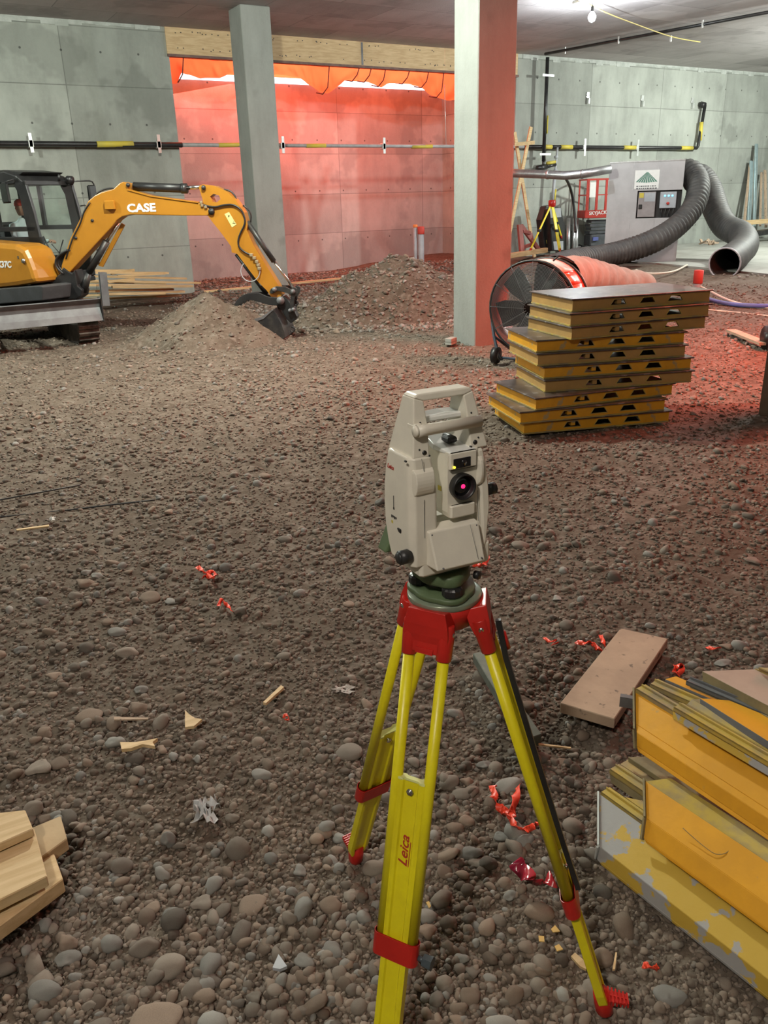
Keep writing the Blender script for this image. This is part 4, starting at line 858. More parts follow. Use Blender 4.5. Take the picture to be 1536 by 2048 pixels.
# ------------------------------------------------------------------ heater
HQ = gz(1206.5, 524, .33); HF = Fr((HQ.x, HQ.y, .33), -47); t = thing('heater_unit', 'large grey sheet-steel heater cabinet with a control recess and green fan logo', 'heater', HF)
def hz_(px, py, y=0): return HF.xz(px, py, y)
x1, z1 = hz_(1371, 320); xb_, zb3 = hz_(1221, 327); z1 = (z1 + zb3) / 2
cx0, cz0 = hz_(1271, 437); cx1, cz1 = hz_(1365, 379); hw = x1
b = MB(); b.bbox(.0, hw, .16, 1.1, .0, z1, .02)
b.box(0, cx0, 0, .16, 0, z1); b.box(cx1, hw, 0, .16, 0, z1); b.box(cx0, cx1, 0, .16, 0, cz0); b.box(cx0, cx1, 0, .16, cz1, z1); b.build('cabinet', M_HEAT, t)
b = MB(); 
for u in (.33, .66): b.box(hw * u - .004, hw * u + .004, -.003, 0, 0, cz0 - .02); b.box(hw * u - .004, hw * u + .004, -.003, 0, cz1 + .02, z1)
b.box(-.0, hw, -.012, 1.1, z1 - .0, z1 + .025); b.build('panel_seam', M_GALV, t)
b = MB(); b.box(cx0, cx1, .10, .155, cz0, cz1); b.build('recess_back', M_BLK, t)
xm = cx0 + (cx1 - cx0) * .44
b = MB(); b.bbox(cx0 + .03, xm - .02, -.005, .10, cz0 + .03, cz1 - .03, .006); dr = b.build('recess_door', mat('door_grey', (.30, .27, .27), (.26, .23, .23), rough=.5), t)
b = MB(); b.box(cx0 + .05, cx0 + .15, -.009, -.004, cz1 - .16, cz1 - .05); b.build('warning_label', M_BAND, dr)
b = MB(); b.box(cx0 + .17, xm - .03, -.009, -.004, cz1 - .25, cz1 - .05); b.build('pale_label', M_PVC, dr)
b = MB(); b.bbox(cx0 + .05, cx0 + .13, -.03, -.004, cz0 + .22, cz0 + .32, .005); b.build('door_latch', M_BLK, dr)
b = MB(); b.bbox(xm + .08, cx1 - .12, .0, .10, cz0 + .22, cz1 - .04, .008); cbx = b.build('control_box', M_PVC, t)
b = MB()
for k in range(3): b.cyl((xm + .19 + k * .085, -.01, cz1 - .13), (xm + .19 + k * .085, .0, cz1 - .13), .026, n=10)
b.build('blue_lamp', emat('blue_pilot', (.25, .65, .95), 1.2), cbx)
b = MB(); b.cyl((xm + .27, -.03, cz0 + .33), (xm + .27, .0, cz0 + .33), .035, n=12); b.build('stop_button', M_REDCAP, cbx)
b = MB()
for k in range(4): b.tube(arcpts([(xm + .15 + k * .09, .05, cz0 + .22), (xm + .13 + k * .09, .03, cz0 + .1), (xm + .16 + k * .08, .08, cz0 + .02)]), .014, 6)
b.build('wiring', M_DKSTEEL, cbx)
# logo plate: fan of green wedges
lx0, lz0 = hz_(1268, 378); lx1, lz1 = hz_(1320, 339)
b = MB(); b.box(lx0, lx1, -.008, 0, lz0, lz1); lp = b.build('logo_plate', M_WHITE, t)
b = MB(); apx, apz = (lx0 + lx1) / 2, lz1 - .05; yb = lz0 + (lz1 - lz0) * .32; W3 = (lx1 - lx0) * .46
for k in range(9):
    u0_ = -1 + 2 * (k + .08) / 9; u1_ = -1 + 2 * (k + .80) / 9; b.prism([(apx + u0_ * .02, apz), (apx + u0_ * W3, yb + abs(u0_) * .02), (apx + u1_ * W3, yb + abs(u1_) * .02), (apx + u1_ * .02, apz)], -.012, -.007)
b.build('logo_rays', mat('logo_green', (.07, .20, .15), (.08, .22, .16), rough=.6), lp)
b = MB()
for r_ in range(2):
    x = lx0 + .05
    while x < lx1 - .07:
        w = random.uniform(.02, .05); b.box(x, x + w, -.011, -.008, yb - .09 - r_ * .05, yb - .065 - r_ * .05); x += w + .018
b.build('logo_small_print', M_GREYST, lp)
# corrugated ducts
def corrug(pts, r, pitch=.075, amp=.09, n=20, k=10):
    P = arcpts(pts, k); L_ = [0]; 
    for a, c in zip(P, P[1:]): L_.append(L_[-1] + (c - a).length)
    T = np.arange(0, L_[-1], pitch / 4); Q = []
    for s in T:
        i = min(np.searchsorted(L_, s, side='right') - 1, len(P) - 2); Q.append(P[i].lerp(P[i + 1], (s - L_[i]) / max(L_[i + 1] - L_[i], 1e-6)))
    R = [r * (1 + amp * (math.sin(s / pitch * 2 * math.pi)) * .5 + .03 * math.sin(s * 2.3)) for s in T]
    b = MB(); b.tube(Q, R, n, cap=False); return b, Q
hd_ = (HQ - EYE).dot(fwd)
HD1 = (HF.o + HF.ex * hw - EYE).dot(fwd)
b, Q = corrug([gd(1362, 342, HD1 + .35), gd(1380, 342, HD1 + .1), gd(1393, 358, HD1 - .1), gd(1396, 384, HD1 - .4), gd(1383, 420, HD1 - .6), gd(1350, 455, HD1 - .8), gd(1305, 483, HD1 - 1.0), gd(1251, 502, HD1 - 1.1), gd(1197, 514, HD1 - 1.4), gd(1150, 522, HD1 - 2.0), gd(1110, 534, HD1 - 2.8)], .25, pitch=.105, amp=.17)
tag(b.build('duct_hose', M_HOSE), 'ribbed black duct hose curving from the heater down toward the drum fan', 'duct hose')
eo = gz(1447, 536, .62); 
b, Q = corrug([gd(1374, 356, HD1 + .8), gd(1398, 354, HD1 + .8), gd(1417, 378, HD1 + .7), gd(1432, 420, HD1 + .4), gd(1450, 452, HD1 + .1), gd(1482, 470, HD1 - .4), gd(1488, 492, HD1 - 1.2), gd(1470, 512, 17.4), gd(1449, 527, 16.7)], .31, amp=.03)
o = tag(b.build('duct_hose', M_HOSE), 'smooth black duct hose ending in an open mouth on the ground at the right', 'duct hose')
md = o.modifiers.new('wall', 'SOLIDIFY'); md.thickness = .015; md.offset = -1
b = MB(); d = (Q[-1] - Q[-4]).normalized(); n_ = 24; a_ = d.cross(Vector((0, 0, 1))).normalized(); c_ = a_.cross(d)
b.tube([Q[-1] + (a_ * math.cos(u) + c_ * math.sin(u)) * .31 for u in np.linspace(0, 2 * math.pi, n_)], .018, 6, cap=False); b.build('rim_wire', M_PVC, o)
# steel studs and boards leaning at the far right wall
for k, (a, c, w, m_, lab) in enumerate((((1497, 462), (1503, 322), .16, M_STUD, 'pale blue-grey steel stud leaning on the far right wall, shorter of the pair'), ((1508, 462), (1513, 288), .12, M_STUD, 'pale blue-grey steel stud leaning on the far right wall, taller of the pair'), ((1487, 460), (1500, 330), .08, M_PLANK, 'brown board leaning just left of the steel studs'), ((1532, 455), (1530, 340), .10, M_PLANK, 'brown board leaning right of the steel studs'), ((1520, 452), (1523, 345), .07, M_PLANK, 'narrow brown board between the taller stud and the right edge'))):
    board(gy(a[0], a[1], 18.6), gy(c[0], c[1], 19.1), w, .05, 'steel_stud' if m_ is M_STUD else 'leaning_board', m_, lab, cat='stud' if m_ is M_STUD else 'board', up=(0, 1, 0))
board(gy(1472, 447, 18.2), gy(1560, 440, 18.2), .08, .14, 'low_rail', M_LUM, 'low pale timber rail in front of the leaning studs', cat='rail')
board(gy(1502, 468, 17.8), gy(1575, 458, 17.8), .25, .16, 'dark_beam', M_DKSTEEL, 'dark steel beam on the slab at the far right edge', cat='beam')
b = MB(); q = gy(1420, 472, 18.0)
for k in range(9):
    u = random.uniform(-.35, .35); b.bar((u, random.uniform(-.1, .1), .05 + random.random() * .12), (u + random.uniform(-.2, .2), random.uniform(-.2, .2), .05 + random.random() * .2), .07, .04)
tag(b.build('debris_heap', M_PLANK, loc=(q.x, q.y, .27)), 'small heap of scraps on the slab under the arch of the hoses', 'debris', kind='stuff')
# cables on the ground near the right
def cable(name, pts, r, m, label, cat='cable', z=.03):
    P = []
    for p in pts:
        q = gz(p[0], p[1], p[2] if len(p) > 2 else .1); zz = zt(q.x, q.y) + z; q = gz(p[0], p[1], zz); P.append(q)
    b = MB(); b.tube(arcpts(P, 5), r, 7); return tag(b.build(name, m), label, cat)
cable('cream_cable', [(1272, 540), (1290, 546), (1318, 547), (1350, 542), (1374, 530)], .022, M_CREAM, 'short curl of cream cable in front of the black duct hose')
cable('cream_cable', [(1392, 570), (1420, 583), (1450, 598), (1490, 610), (1545, 616)], .024, M_CREAM, 'cream cable snaking from behind the panel stack, crossing the blue hose')
cable('cream_cable', [(1385, 616), (1430, 621), (1480, 626), (1545, 633)], .014, M_CREAM, 'straight thin cream cable on the red-lit gravel at the right')
cable('blue_hose', [(1395, 590), (1425, 601), (1460, 608), (1500, 611), (1545, 612)], .035, M_BLUE, 'blue hose lying on the gravel behind the panel stack', 'hose')
cable('black_lead', [(1000, 560), (1018, 541), (1040, 522), (1075, 512), (1100, 509)], .015, M_BLK, 'black cord running along the ground toward the far tripod')
cable('black_lead', [(1012, 549), (1025, 548), (1040, 552), (1055, 548), (1062, 551)], .014, M_BLK, 'wavy black cord between the wide column and the drum fan')
cable('reinforcing_rod', [(-12, 1002), (80, 985), (160, 970)], .006, M_DKSTEEL, 'upper dark thin rod lying on the gravel at the left edge', 'rod', .015)
cable('reinforcing_rod', [(-12, 1035), (120, 1022), (220, 1010), (310, 1000)], .006, M_DKSTEEL, 'lower dark thin rod lying on the gravel at the left edge', 'rod', .015)
board(gz(1462, 661, .06), gz(1530, 688, .10), .14, .035, 'short_plank', M_PLANK, 'short plank on the red-lit gravel beside the right-edge column', cat='board')
q = gz(902, 684, .04); b = MB(); b.bbox(-.09, .09, -.05, .05, -.04, .05, .006); tag(b.build('concrete_brick', M_WALL, loc=(q.x, q.y, .05), rot=(0, 0, .5)), 'grey block lying at the foot of the wide column', 'block')
# dark round disc (end of a rolled rubber mat) against the right-edge column
q = gz(1566, 704, .0); b = MB(); b.cyl((-.16, 0, .15), (.16, 0, .15), .15, n=28); b.cyl((-.17, 0, .15), (.17, 0, .15), .07, n=16)
tag(b.build('rubber_roll', M_BLK, loc=(q.x, q.y + .1, .02), rot=(0, 0, math.radians(-30))), 'dark round roll standing behind the right-edge column', 'roll')
# ------------------------------------------------------------------ drum fan
fc = gz(1078, 612, .68); FA = 27            # axis heading (front to back)
FF = Fr((fc.x, fc.y, 0), FA - 90 + 0)      # local y runs front to back
t = thing('drum_fan', 'large red drum fan on wheels behind the panel stack, wire guard facing left', 'fan', FF)
R_ = .53; zc = .68; L2 = .22
def ring(b, r, y, tr, n=40, seg=6): 
    b.tube([(r * math.cos(a), y, zc + r * math.sin(a)) for a in np.linspace(0, 2 * math.pi, n)], tr, seg, cap=False)
def drum(a0, a1, r):
    b = MB(); A = np.linspace(math.radians(a0), math.radians(a1), max(4, int(abs(a1 - a0) / 7)))
    b.loft([[(r * math.cos(a), -L2, zc + r * math.sin(a)), (r * math.cos(a), L2, zc + r * math.sin(a)), ((r - .006) * math.cos(a), L2, zc + (r - .006) * math.sin(a)), ((r - .006) * math.cos(a), -L2, zc + (r - .006) * math.sin(a))] for a in A], True, True); return b
drum(48, 390, R_).build('drum', M_FANR, t); 
dk = drum(30, 48, R_).build('drum_red_section', M_FANR, t)
drum(50, 118, R_ + .004).build('dusty_drum_panel', M_FANP, t)
b = MB(); ring(b, R_ + .01, -L2, .014); ring(b, R_ + .01, L2, .014); b.build('rim', M_DKSTEEL, t)
b = MB()
for r in np.linspace(.08, R_ - .02, 32): ring(b, r, -L2 - .035 - .04 * (1 - r / R_), .0028, 36, 4)
for a in np.linspace(0, 2 * math.pi, 13)[:-1]: b.tube([(.05 * math.cos(a), -L2 - .07, zc + .05 * math.sin(a)), (R_ * math.cos(a), -L2 - .02, zc + R_ * math.sin(a))], .004, 4)
b.build('front_guard', M_GREYST, t)
b = MB()
for r in np.linspace(.1, R_ - .02, 12): ring(b, r, L2 + .03, .0025, 32, 4)
for a in np.linspace(0, 2 * math.pi, 9)[:-1]: b.tube([(0, L2 + .03, zc), (R_ * math.cos(a), L2 + .02, zc + R_ * math.sin(a))], .004, 4)
b.build('rear_guard', M_GREYST, t)
b = MB(); b.tube([(0, -.13, zc), (0, -.03, zc)], [.07, .09], 16); b.build('hub', M_DKSTEEL, t)
for k in range(6):
    a = math.radians(60 * k + 14); u = Vector((math.cos(a), 0, math.sin(a))); v = Vector((-math.sin(a), 0, math.cos(a))); b = MB(); rings = []
    for s, w, tw in ((.07, .07, .5), (.2, .13, .42), (.35, .17, .34), (.49, .16, .26)):
        c0 = u * s + Vector((0, -.08, zc)); e1 = v * w * math.cos(tw) + Vector((0, w * math.sin(tw), 0)); th2 = Vector((0, .006, 0))
        rings.append([c0 - e1 - th2, c0 + e1 - th2, c0 + e1 + th2, c0 - e1 + th2])
    b.loft(rings); b.build('blade', M_DKSTEEL, t)
b = MB(); b.bbox(-.14, .14, .02, .17, zc - .14, zc + .12, .03); b.build('motor', M_BLK, t)
b = MB()
for sd in (-1, 1): b.tube(arcpts([(sd * .55, -.06, zc + .05), (sd * .57, -.10, zc - .12), (sd * .50, -.18, .32), (sd * .40, -.24, .10), (sd * .36, -.22, .05)]), .02, 8); b.tube([(sd * .5, -.18, .32), (sd * .42, .25, .06)], .016, 8)
b.tube([(-.38, -.23, .07), (.38, -.23, .07)], .016, 8); b.build('stand', mat('blue_black_tube', (.04, .055, .075), (.05, .06, .08), rough=.4), t)
for sd in (-1, 1):
    b = MB(); b.cyl((sd * .44 - .035, -.24, .10), (sd * .44 + .035, -.24, .10), .10, n=20); w_ = b.build('wheel', M_BLK, t)
    b = MB(); b.cyl((sd * .44 - .04, -.24, .10), (sd * .44 + .04, -.24, .10), .045, n=14); b.build('hub_cap', M_GREYST, w_)
b = MB(); b.tube(arcpts([(.20, -.12, zc + .53), (.26, -.1, zc + .58), (.32, .0, zc + .55), (.36, .12, zc + .50)]), .012, 6); b.build('handle', M_BLK, t)
# tan fabric duct behind the fan
b, Q = corrug([gd(1120, 560, 11.3), gd(1160, 556, 12.2), gd(1200, 562, 13.2), gd(1245, 574, 14.0), gd(1290, 580, 14.4)], .30, pitch=.5, amp=.10, n=24)
tag(b.build('fabric_duct', M_TAN), 'slumped tan fabric duct lying behind the drum fan', 'duct')
b = MB(); q0 = gz(1248, 548, .62)
for k in range(5): b.tube(arcpts([q0 + Vector((random.uniform(-.15, .15), random.uniform(-.1, .1), random.uniform(-.05, .08))) for _ in range(4)]), .03, 6, flat=.4)
tag(b.build('yellow_rag', mat('yellow_cloth', (.75, .62, .15), (.7, .55, .12), rough=.8)), 'crumpled yellow strip lying on the tan duct', 'rag')

# ------------------------------------------------------------------ stack of ten form panels
M_PTOP = mat('panel_plywood_skin', (.055, .045, .042), (.11, .09, .085), rough=.28, nscale=7, coat=.3, col3=(.22, .2, .2), n3=9, lo3=.60, hi3=.64)
def form_panel(fr, label, m, gloss):
    LX, LY, H = 1.36, .74, .108; t = thing('formwork_panel', label, 'form panel', fr, 'stacked yellow form panels')
    b = MB(); Wt = .01
    hs = .155; cx = [LX * .325, LX * .535, LX * .74]; tw, bw = .046, .076; z0, z1 = .035, .078
    def rail(y0):
        b.box(0, LX, y0, y0 + Wt, 0, z0); b.box(0, LX, y0, y0 + Wt, z1, H - .012); e0, e1 = 0, 0
        for i, c in enumerate(cx): b.prism([(e0, z0), (c - bw, z0), (c - tw, z1), (e1, z1)], y0, y0 + Wt); e0, e1 = c + bw, c + tw
        b.prism([(e0, z0), (LX, z0), (LX, z1), (e1, z1)], y0, y0 + Wt)
    rail(0); rail(LY - Wt)
    b.box(0, Wt, Wt, LY - Wt, 0.012, H - .012); b.box(LX - Wt, LX, Wt, LY - Wt, 0.012, H - .012)
    for k in (1, 2): b.box(LX * k / 3 - .02, LX * k / 3 + .02, Wt, LY - Wt, .04, H - .02)
    b.build('panel_frame', m, t)
    b = MB(); b.box(-.0, LX, -.006, .004, .0, .012); b.box(-.006, .004, 0, LY, .0, .012); b.build('bottom_lip', M_YELO, t)
    b = MB()
    for c in cx:
        q = [(c - bw - .008, z0 - .006), (c + bw + .008, z0 - .006), (c + tw + .006, z1 + .005), (c - tw - .006, z1 + .005)]; q2 = [(c - bw, z0), (c + bw, z0), (c + tw, z1), (c - tw, z1)]
        for i in range(4): j = (i + 1) % 4; b.add([(q[i][0], -.003, q[i][1]), (q[j][0], -.003, q[j][1]), (q2[j][0], -.003, q2[j][1]), (q2[i][0], -.003, q2[i][1]), (q[i][0], .001, q[i][1]), (q[j][0], .001, q[j][1]), (q2[j][0], .012, q2[j][1]), (q2[i][0], .012, q2[i][1])], [(0, 1, 2, 3), (0, 4, 5, 1), (2, 6, 7, 3)])
    b.build('slot_rim', M_YELO, t)
    b = MB(); b.bbox(-.022, LX + .022, -.022, LY + .022, H - .012, H, .003); b.build('panel_skin', gloss, t)
    return t
PS = [((1145.7,598.4),(1415,580)),((1141.8,627.5),(1394,609)),((1144,654.6),(1419,631)),((1074,681),(1386,662)),((1076,708),(1378.5,689)),((1089,734),(1396,714)),((1091,761),(1365,744)),((1072,797),(1359,765)),((1041,824.6),(1341.6,797)),((1048,846),(1332,822))]
ORD = ['topmost, with a glaring dusty top', 'second from the top', 'third from the top', 'fourth from the top, dark top jutting out left', 'fifth from the top', 'sixth from the top, bright yellow', 'seventh from the top', 'eighth from the top', 'ninth from the top, dark top showing at the left', 'lowest, resting on the gravel']
M_Y2 = mat('faded_yellow_form', (.50, .29, .09), (.42, .25, .08), rough=.5, nscale=4, bump=.1)
for k, (a, c) in enumerate(PS):
    z = 1.10 - k * .110; A_ = gz(*a, z); B_ = gz(*c, z); dv = B_ - A_; ang = math.degrees(math.atan2(dv.y, dv.x)); ang = max(min(ang, -6), -20)
    form_panel(Fr((A_.x + .02, A_.y + .02, z - .108), ang), 'yellow form panel with three slots, %s' % ORD[k], M_YELM if k in (3, 5, 7, 8, 9) else M_Y2, M_PTOP)

# ------------------------------------------------------------------ pile of long form panels, lower right
def sheet(mb, prof, L, th=.006):
    """profile polyline (x,z) thickened and run along -y"""
    n = len(prof); P = [Vector((p[0], p[1])) for p in prof]; off = []
    for i in range(n):
        d = (P[min(i + 1, n - 1)] - P[max(i - 1, 0)]).normalized(); off.append(Vector((-d.y, d.x)))
    for i in range(n - 1):
        q = [P[i], P[i + 1], P[i + 1] + off[i + 1] * th, P[i] + off[i] * th]
        mb.prism([(v.x, v.y) for v in q], 0, -L)
def railtube(x, z, w=.045, h=.022, th=.004):
    return [(x, z), (x + w, z), (x + w, z + h), (x, z + h), (x, z)]
def strip_form(near, far, z, segs, label, rim=None, lip=None, L=1.6, curl=None):
    """segs: (name, material, [(px, py, z), ...]) traced at the cut end; every line runs parallel to near-far"""
    A_ = gz(near[0], near[1], z); d = (gz(far[0], far[1], z) - A_).normalized(); a = math.degrees(math.atan2(d.y, d.x)) + 90
    fr = Fr((A_.x, A_.y, 0), a); t = thing('form_section', label, 'form section', fr)
    def Lp(p): return fr.loc(gz(*p))
    for nm, m, P in segs:
        b = MB(); Q = [Lp(p) for p in P]
        for q, r in zip(Q, Q[1:]):
            e = (r - q); nn = Vector((e.z, 0, -e.x)).normalized() * -.006 if e.length > 1e-6 else Vector((0, 0, -.006))
            if nn.x < 0: nn = -nn
            nn.z = -abs(nn.z); f = Vector((0, -L, 0))
            b.add([q, r, r + f, q + f, q + nn, r + nn, r + nn + f, q + nn + f], [(0, 1, 2, 3), (7, 6, 5, 4), (0, 4, 5, 1), (1, 5, 6, 2), (2, 6, 7, 3), (3, 7, 4, 0)])
        b.build(nm, m, t, bevel=.0012, seg=1)
    if rim:
        p, w, h, m = rim; q = Lp(p); b = MB(); th = .004; f = -L
        for x0, x1, z0, z1 in ((0, w, h - th, h), (0, w, 0, th), (0, th, 0, h), (w - th, w, 0, h), (w * .55, w * .55 + th, 0, h + .008)): b.box(q.x + x0, q.x + x1, q.y + f, q.y, q.z + z0 - h, q.z + z1 - h)
        b.build('rim_tube', m, t, bevel=.001, seg=1)
    if lip:
        P, m = lip; b = MB(); Q = [Lp(p) for p in P]
        for q, r in zip(Q, Q[1:]): b.bar(q + Vector((0, .002, 0)), r + Vector((0, .002, 0)), .016, .006, up=(0, 1, 0))
        b.build('end_plate', m, t)
    return t, Lp
M_YELD = mat('dirty_olive_form', (.20, .17, .09), (.30, .24, .12), rough=.7, nscale=6, bump=.3, bscale=30)
strip_form((1199.5, 1693), (1536, 1958), .06, [('side_rail', M_YELG, [(1203, 1731, 0), (1193.5, 1718, .012), (1199.5, 1693, .06)]), ('pan_face', M_YELG, [(1199.5, 1693, .06), (1199.5, 1588, .105)]), ('inner_rail', M_YELO, [(1204, 1584, .105), (1280, 1600, .10), (1290, 1640, .02)])],
    'worn grey and yellow form section at the bottom front of the pile', rim=((1201, 1584, .112), .045, .020, M_YELO), lip=([(1194, 1716, .01), (1198, 1693, .06), (1198, 1586, .105)], M_ZINC))
t, Lp = strip_form((1292.5, 1636.5), (1536, 1809), .165, [('side_rail', M_YELM, [(1292, 1686, .112), (1287, 1676, .122), (1292.5, 1636.5, .165)]), ('pan_face', M_YELM, [(1292.5, 1636.5, .165), (1291, 1562, .205)]), ('inner_rail', M_YELO, [(1291, 1562, .205), (1340, 1556, .20), (1350, 1590, .10)])],
    'bright orange-yellow form section with a long scratch, lying on the grey one', lip=([(1285, 1680, .115), (1291, 1636, .166), (1289, 1560, .206)], M_YELD))
b = MB(); sc_ = [Lp(p) for p in ((1366, 1658, .190), (1386, 1676, .184), (1410, 1696, .180), (1432, 1710, .178), (1452, 1708, .183), (1460, 1698, .188))]; b.tube(arcpts([p + Vector((-.001, 0, .004)) for p in sc_]), .0012, 4); b.build('scratch', M_YELD, t)
strip_form((1272.3, 1462.6), (1536, 1636), .27, [('side_rail', M_YELM, [(1276, 1503, .222), (1273, 1492, .232), (1273, 1464, .27)]), ('ledge', M_YELM, [(1273, 1464, .27), (1272, 1448, .278)]), ('pan_face', M_YELM, [(1272, 1448, .278), (1271, 1382, .325)]), ('inner_rail', M_YELO, [(1271, 1378, .33), (1350, 1398, .325), (1352, 1420, .27)])],
    'tall yellow form section standing behind, its ledge running down the middle', rim=((1271, 1377, .338), .05, .020, M_YELO), lip=([(1272, 1498, .225), (1270, 1460, .27), (1269, 1378, .33)], M_YELD))
strip_form((1345, 1416), (1536, 1528), .36, [('side_rail', M_YELG, [(1346, 1438, .335), (1345, 1416, .36)]), ('pan_face', M_YELO, [(1345, 1416, .36), (1374, 1408, .362), (1384, 1398, .372)]), ('inner_rail', M_YELD, [(1384, 1398, .372), (1420, 1396, .372)])],
    'grey-edged form section lying on top of the tall yellow one', rim=((1347, 1414, .372), .045, .016, M_YELO))
strip_form((1399, 1396), (1536, 1482), .385, [('side_rail', M_GREYST, [(1400, 1412, .365), (1399, 1396, .385)]), ('pan_face', M_YELM, [(1399, 1396, .385), (1480, 1402, .39)]), ('far_rail', M_YELD, [(1480, 1401, .392), (1520, 1403, .39)])],
    'flat yellow form section behind the grey-edged one, its top nearly level')
strip_form((1379, 1366), (1440, 1392), .385, [('side_rail', M_YELD, [(1380, 1376, .37), (1379, 1366, .385)]), ('pan_face', M_YELO, [(1379, 1366, .385), (1398, 1358, .39)])],
    'narrow olive form section between the flat yellow one and the pinkish panel', rim=((1372, 1362, .392), .04, .015, M_GREYST), L=1.2)
strip_form((1330, 1358), (1390, 1384), .35, [('side_rail', M_GREYST, [(1330, 1368, .335), (1330, 1358, .35)]), ('pan_face', M_YELM, [(1330, 1358, .35), (1352, 1352, .352)])],
    'short grey and yellow form end poking out behind the tall yellow one', rim=((1300, 1368, .345), .05, .018, M_YELO), L=1.0)
strip_form((1404, 1342), (1536, 1411), .42, [('side_rail', M_YELD, [(1405, 1362, .39), (1404, 1342, .42)]), ('pan_face', mat('dusty_pink_ply', (.50, .37, .29), (.44, .32, .25), rough=.7, nscale=6), [(1404, 1342, .42), (1510, 1338, .42)]), ('far_rail', M_YELO, [(1510, 1336, .425), (1528, 1339, .425)])],
    'dusty pink-faced form section on top at the back of the pile')
strip_form((1517, 1334), (1545, 1346), .45, [('side_rail', M_YELO, [(1517, 1340, .43), (1517, 1334, .45)]), ('pan_face', M_YELO, [(1517, 1334, .45), (1575, 1338, .45)])],
    'pale form section at the very top, cut by the right edge', L=.8)
strip_form((1218, 1541), (1290, 1590), .075, [('side_rail', M_YELD, [(1222, 1566, .035), (1218, 1541, .075)]), ('pan_face', M_YELO, [(1218, 1541, .075), (1255, 1519, .085)]), ('inner_rail', M_YELD, [(1255, 1519, .085), (1300, 1520, .085)])],
    'dirty olive channel half buried between the grey section and the tall yellow one', rim=((1219, 1538, .085), .05, .02, M_YELO))
strip_form((1256, 1516), (1536, 1700), .12, [('side_rail', M_YELD, [(1256, 1524, .10), (1256, 1514, .12)]), ('pan_face', M_YELD, [(1256, 1514, .12), (1340, 1510, .13)])],
    'dark channel lying behind the dirty olive one')
b = MB(); q = gz(1257, 1402, .28); b.bar((-.02, .02, 0), (.02, -.03, 0), .02, .04); tag(b.build('steel_stub', M_GREYST, loc=tuple(q)), 'small rusty steel stub between the wide plank and the tall yellow section', 'stub')
def slab(b, P, th, c): b.add([p - c for p in P] + [p - c - Vector((0, 0, th)) for p in P], [(0, 1, 2, 3), (7, 6, 5, 4), (0, 4, 5, 1), (1, 5, 6, 2), (2, 6, 7, 3), (3, 7, 4, 0)])
# ------------------------------------------------------------------ planks
def plank(name, P4, th, m, label, cat='plank', group=None, lift=0.0):
    c = sum(P4, Vector()) / 4; b = MB(); slab(b, P4, th, c); return tag(b.build(name, m, loc=c, bevel=.003, seg=1), label, cat, group)
plank('wide_plank', [gz(1120, 1406, .07), gz(1229, 1438, .07), gz(1336, 1277, .07), gz(1241, 1256, .07)], .045, M_PLANK, 'wide dusty brown plank lying at the top left of the form pile')
plank('green_board', [gz(946, 1306, .07), gz(1050, 1480, .07), gz(1084, 1468, .07), gz(968, 1302, .07)], .045, M_GRPLANK, 'narrow weathered green board lying behind the right tripod leg', 'board')
b = MB(); q = gz(1050, 1490, .02); b.box(-.05, .03, -.02, .02, -.02, .015); b.build; tag(b.build('wood_block', M_DKSTEEL, loc=(q.x, q.y, .03), rot=(0, 0, .6)), 'small dark block at the near end of the green board', 'block')
# lumber offcuts at the left edge, piled
plank('lumber_offcut', [gz(-140, 1640, .16), gz(-120, 1740, .16), gz(66, 1657, .16), gz(50, 1619, .16)], .03, M_LUM, 'topmost pale offcut of the lumber pile at the left edge', 'offcut')
plank('lumber_offcut', [gz(-140, 1780, .125), gz(-100, 1850, .125), gz(94, 1752, .125), gz(68, 1655, .125)], .038, M_LUM, 'wide pale offcut with two knots, under the topmost one', 'offcut')
plank('lumber_offcut', [gz(-60, 1705, .085), gz(-20, 1790, .085), gz(134, 1677, .085), gz(121, 1631, .085)], .045, M_PLY, 'reddish brown offcut poking out right behind the wide pale one', 'offcut')
plank('lumber_offcut', [gz(-140, 1840, .072), gz(-100, 1925, .072), gz(126, 1758, .072), gz(108, 1706, .072)], .05, M_LUM, 'lowest pale offcut of the left edge pile, squared end facing right', 'offcut')
# ------------------------------------------------------------------ survey tripod
TC = Vector((.893, 1.295, 0)); HZ = 1.075
f1 = gz(1207, 2003, .01); f2 = gz(712, 1706, .01); f3 = Vector((.59, 1.11, .01))
tp = thing('survey_tripod', 'yellow survey tripod with red head and red clamps in the foreground', 'tripod', loc=tuple(TC))
def T3(v): return Vector(v) - TC
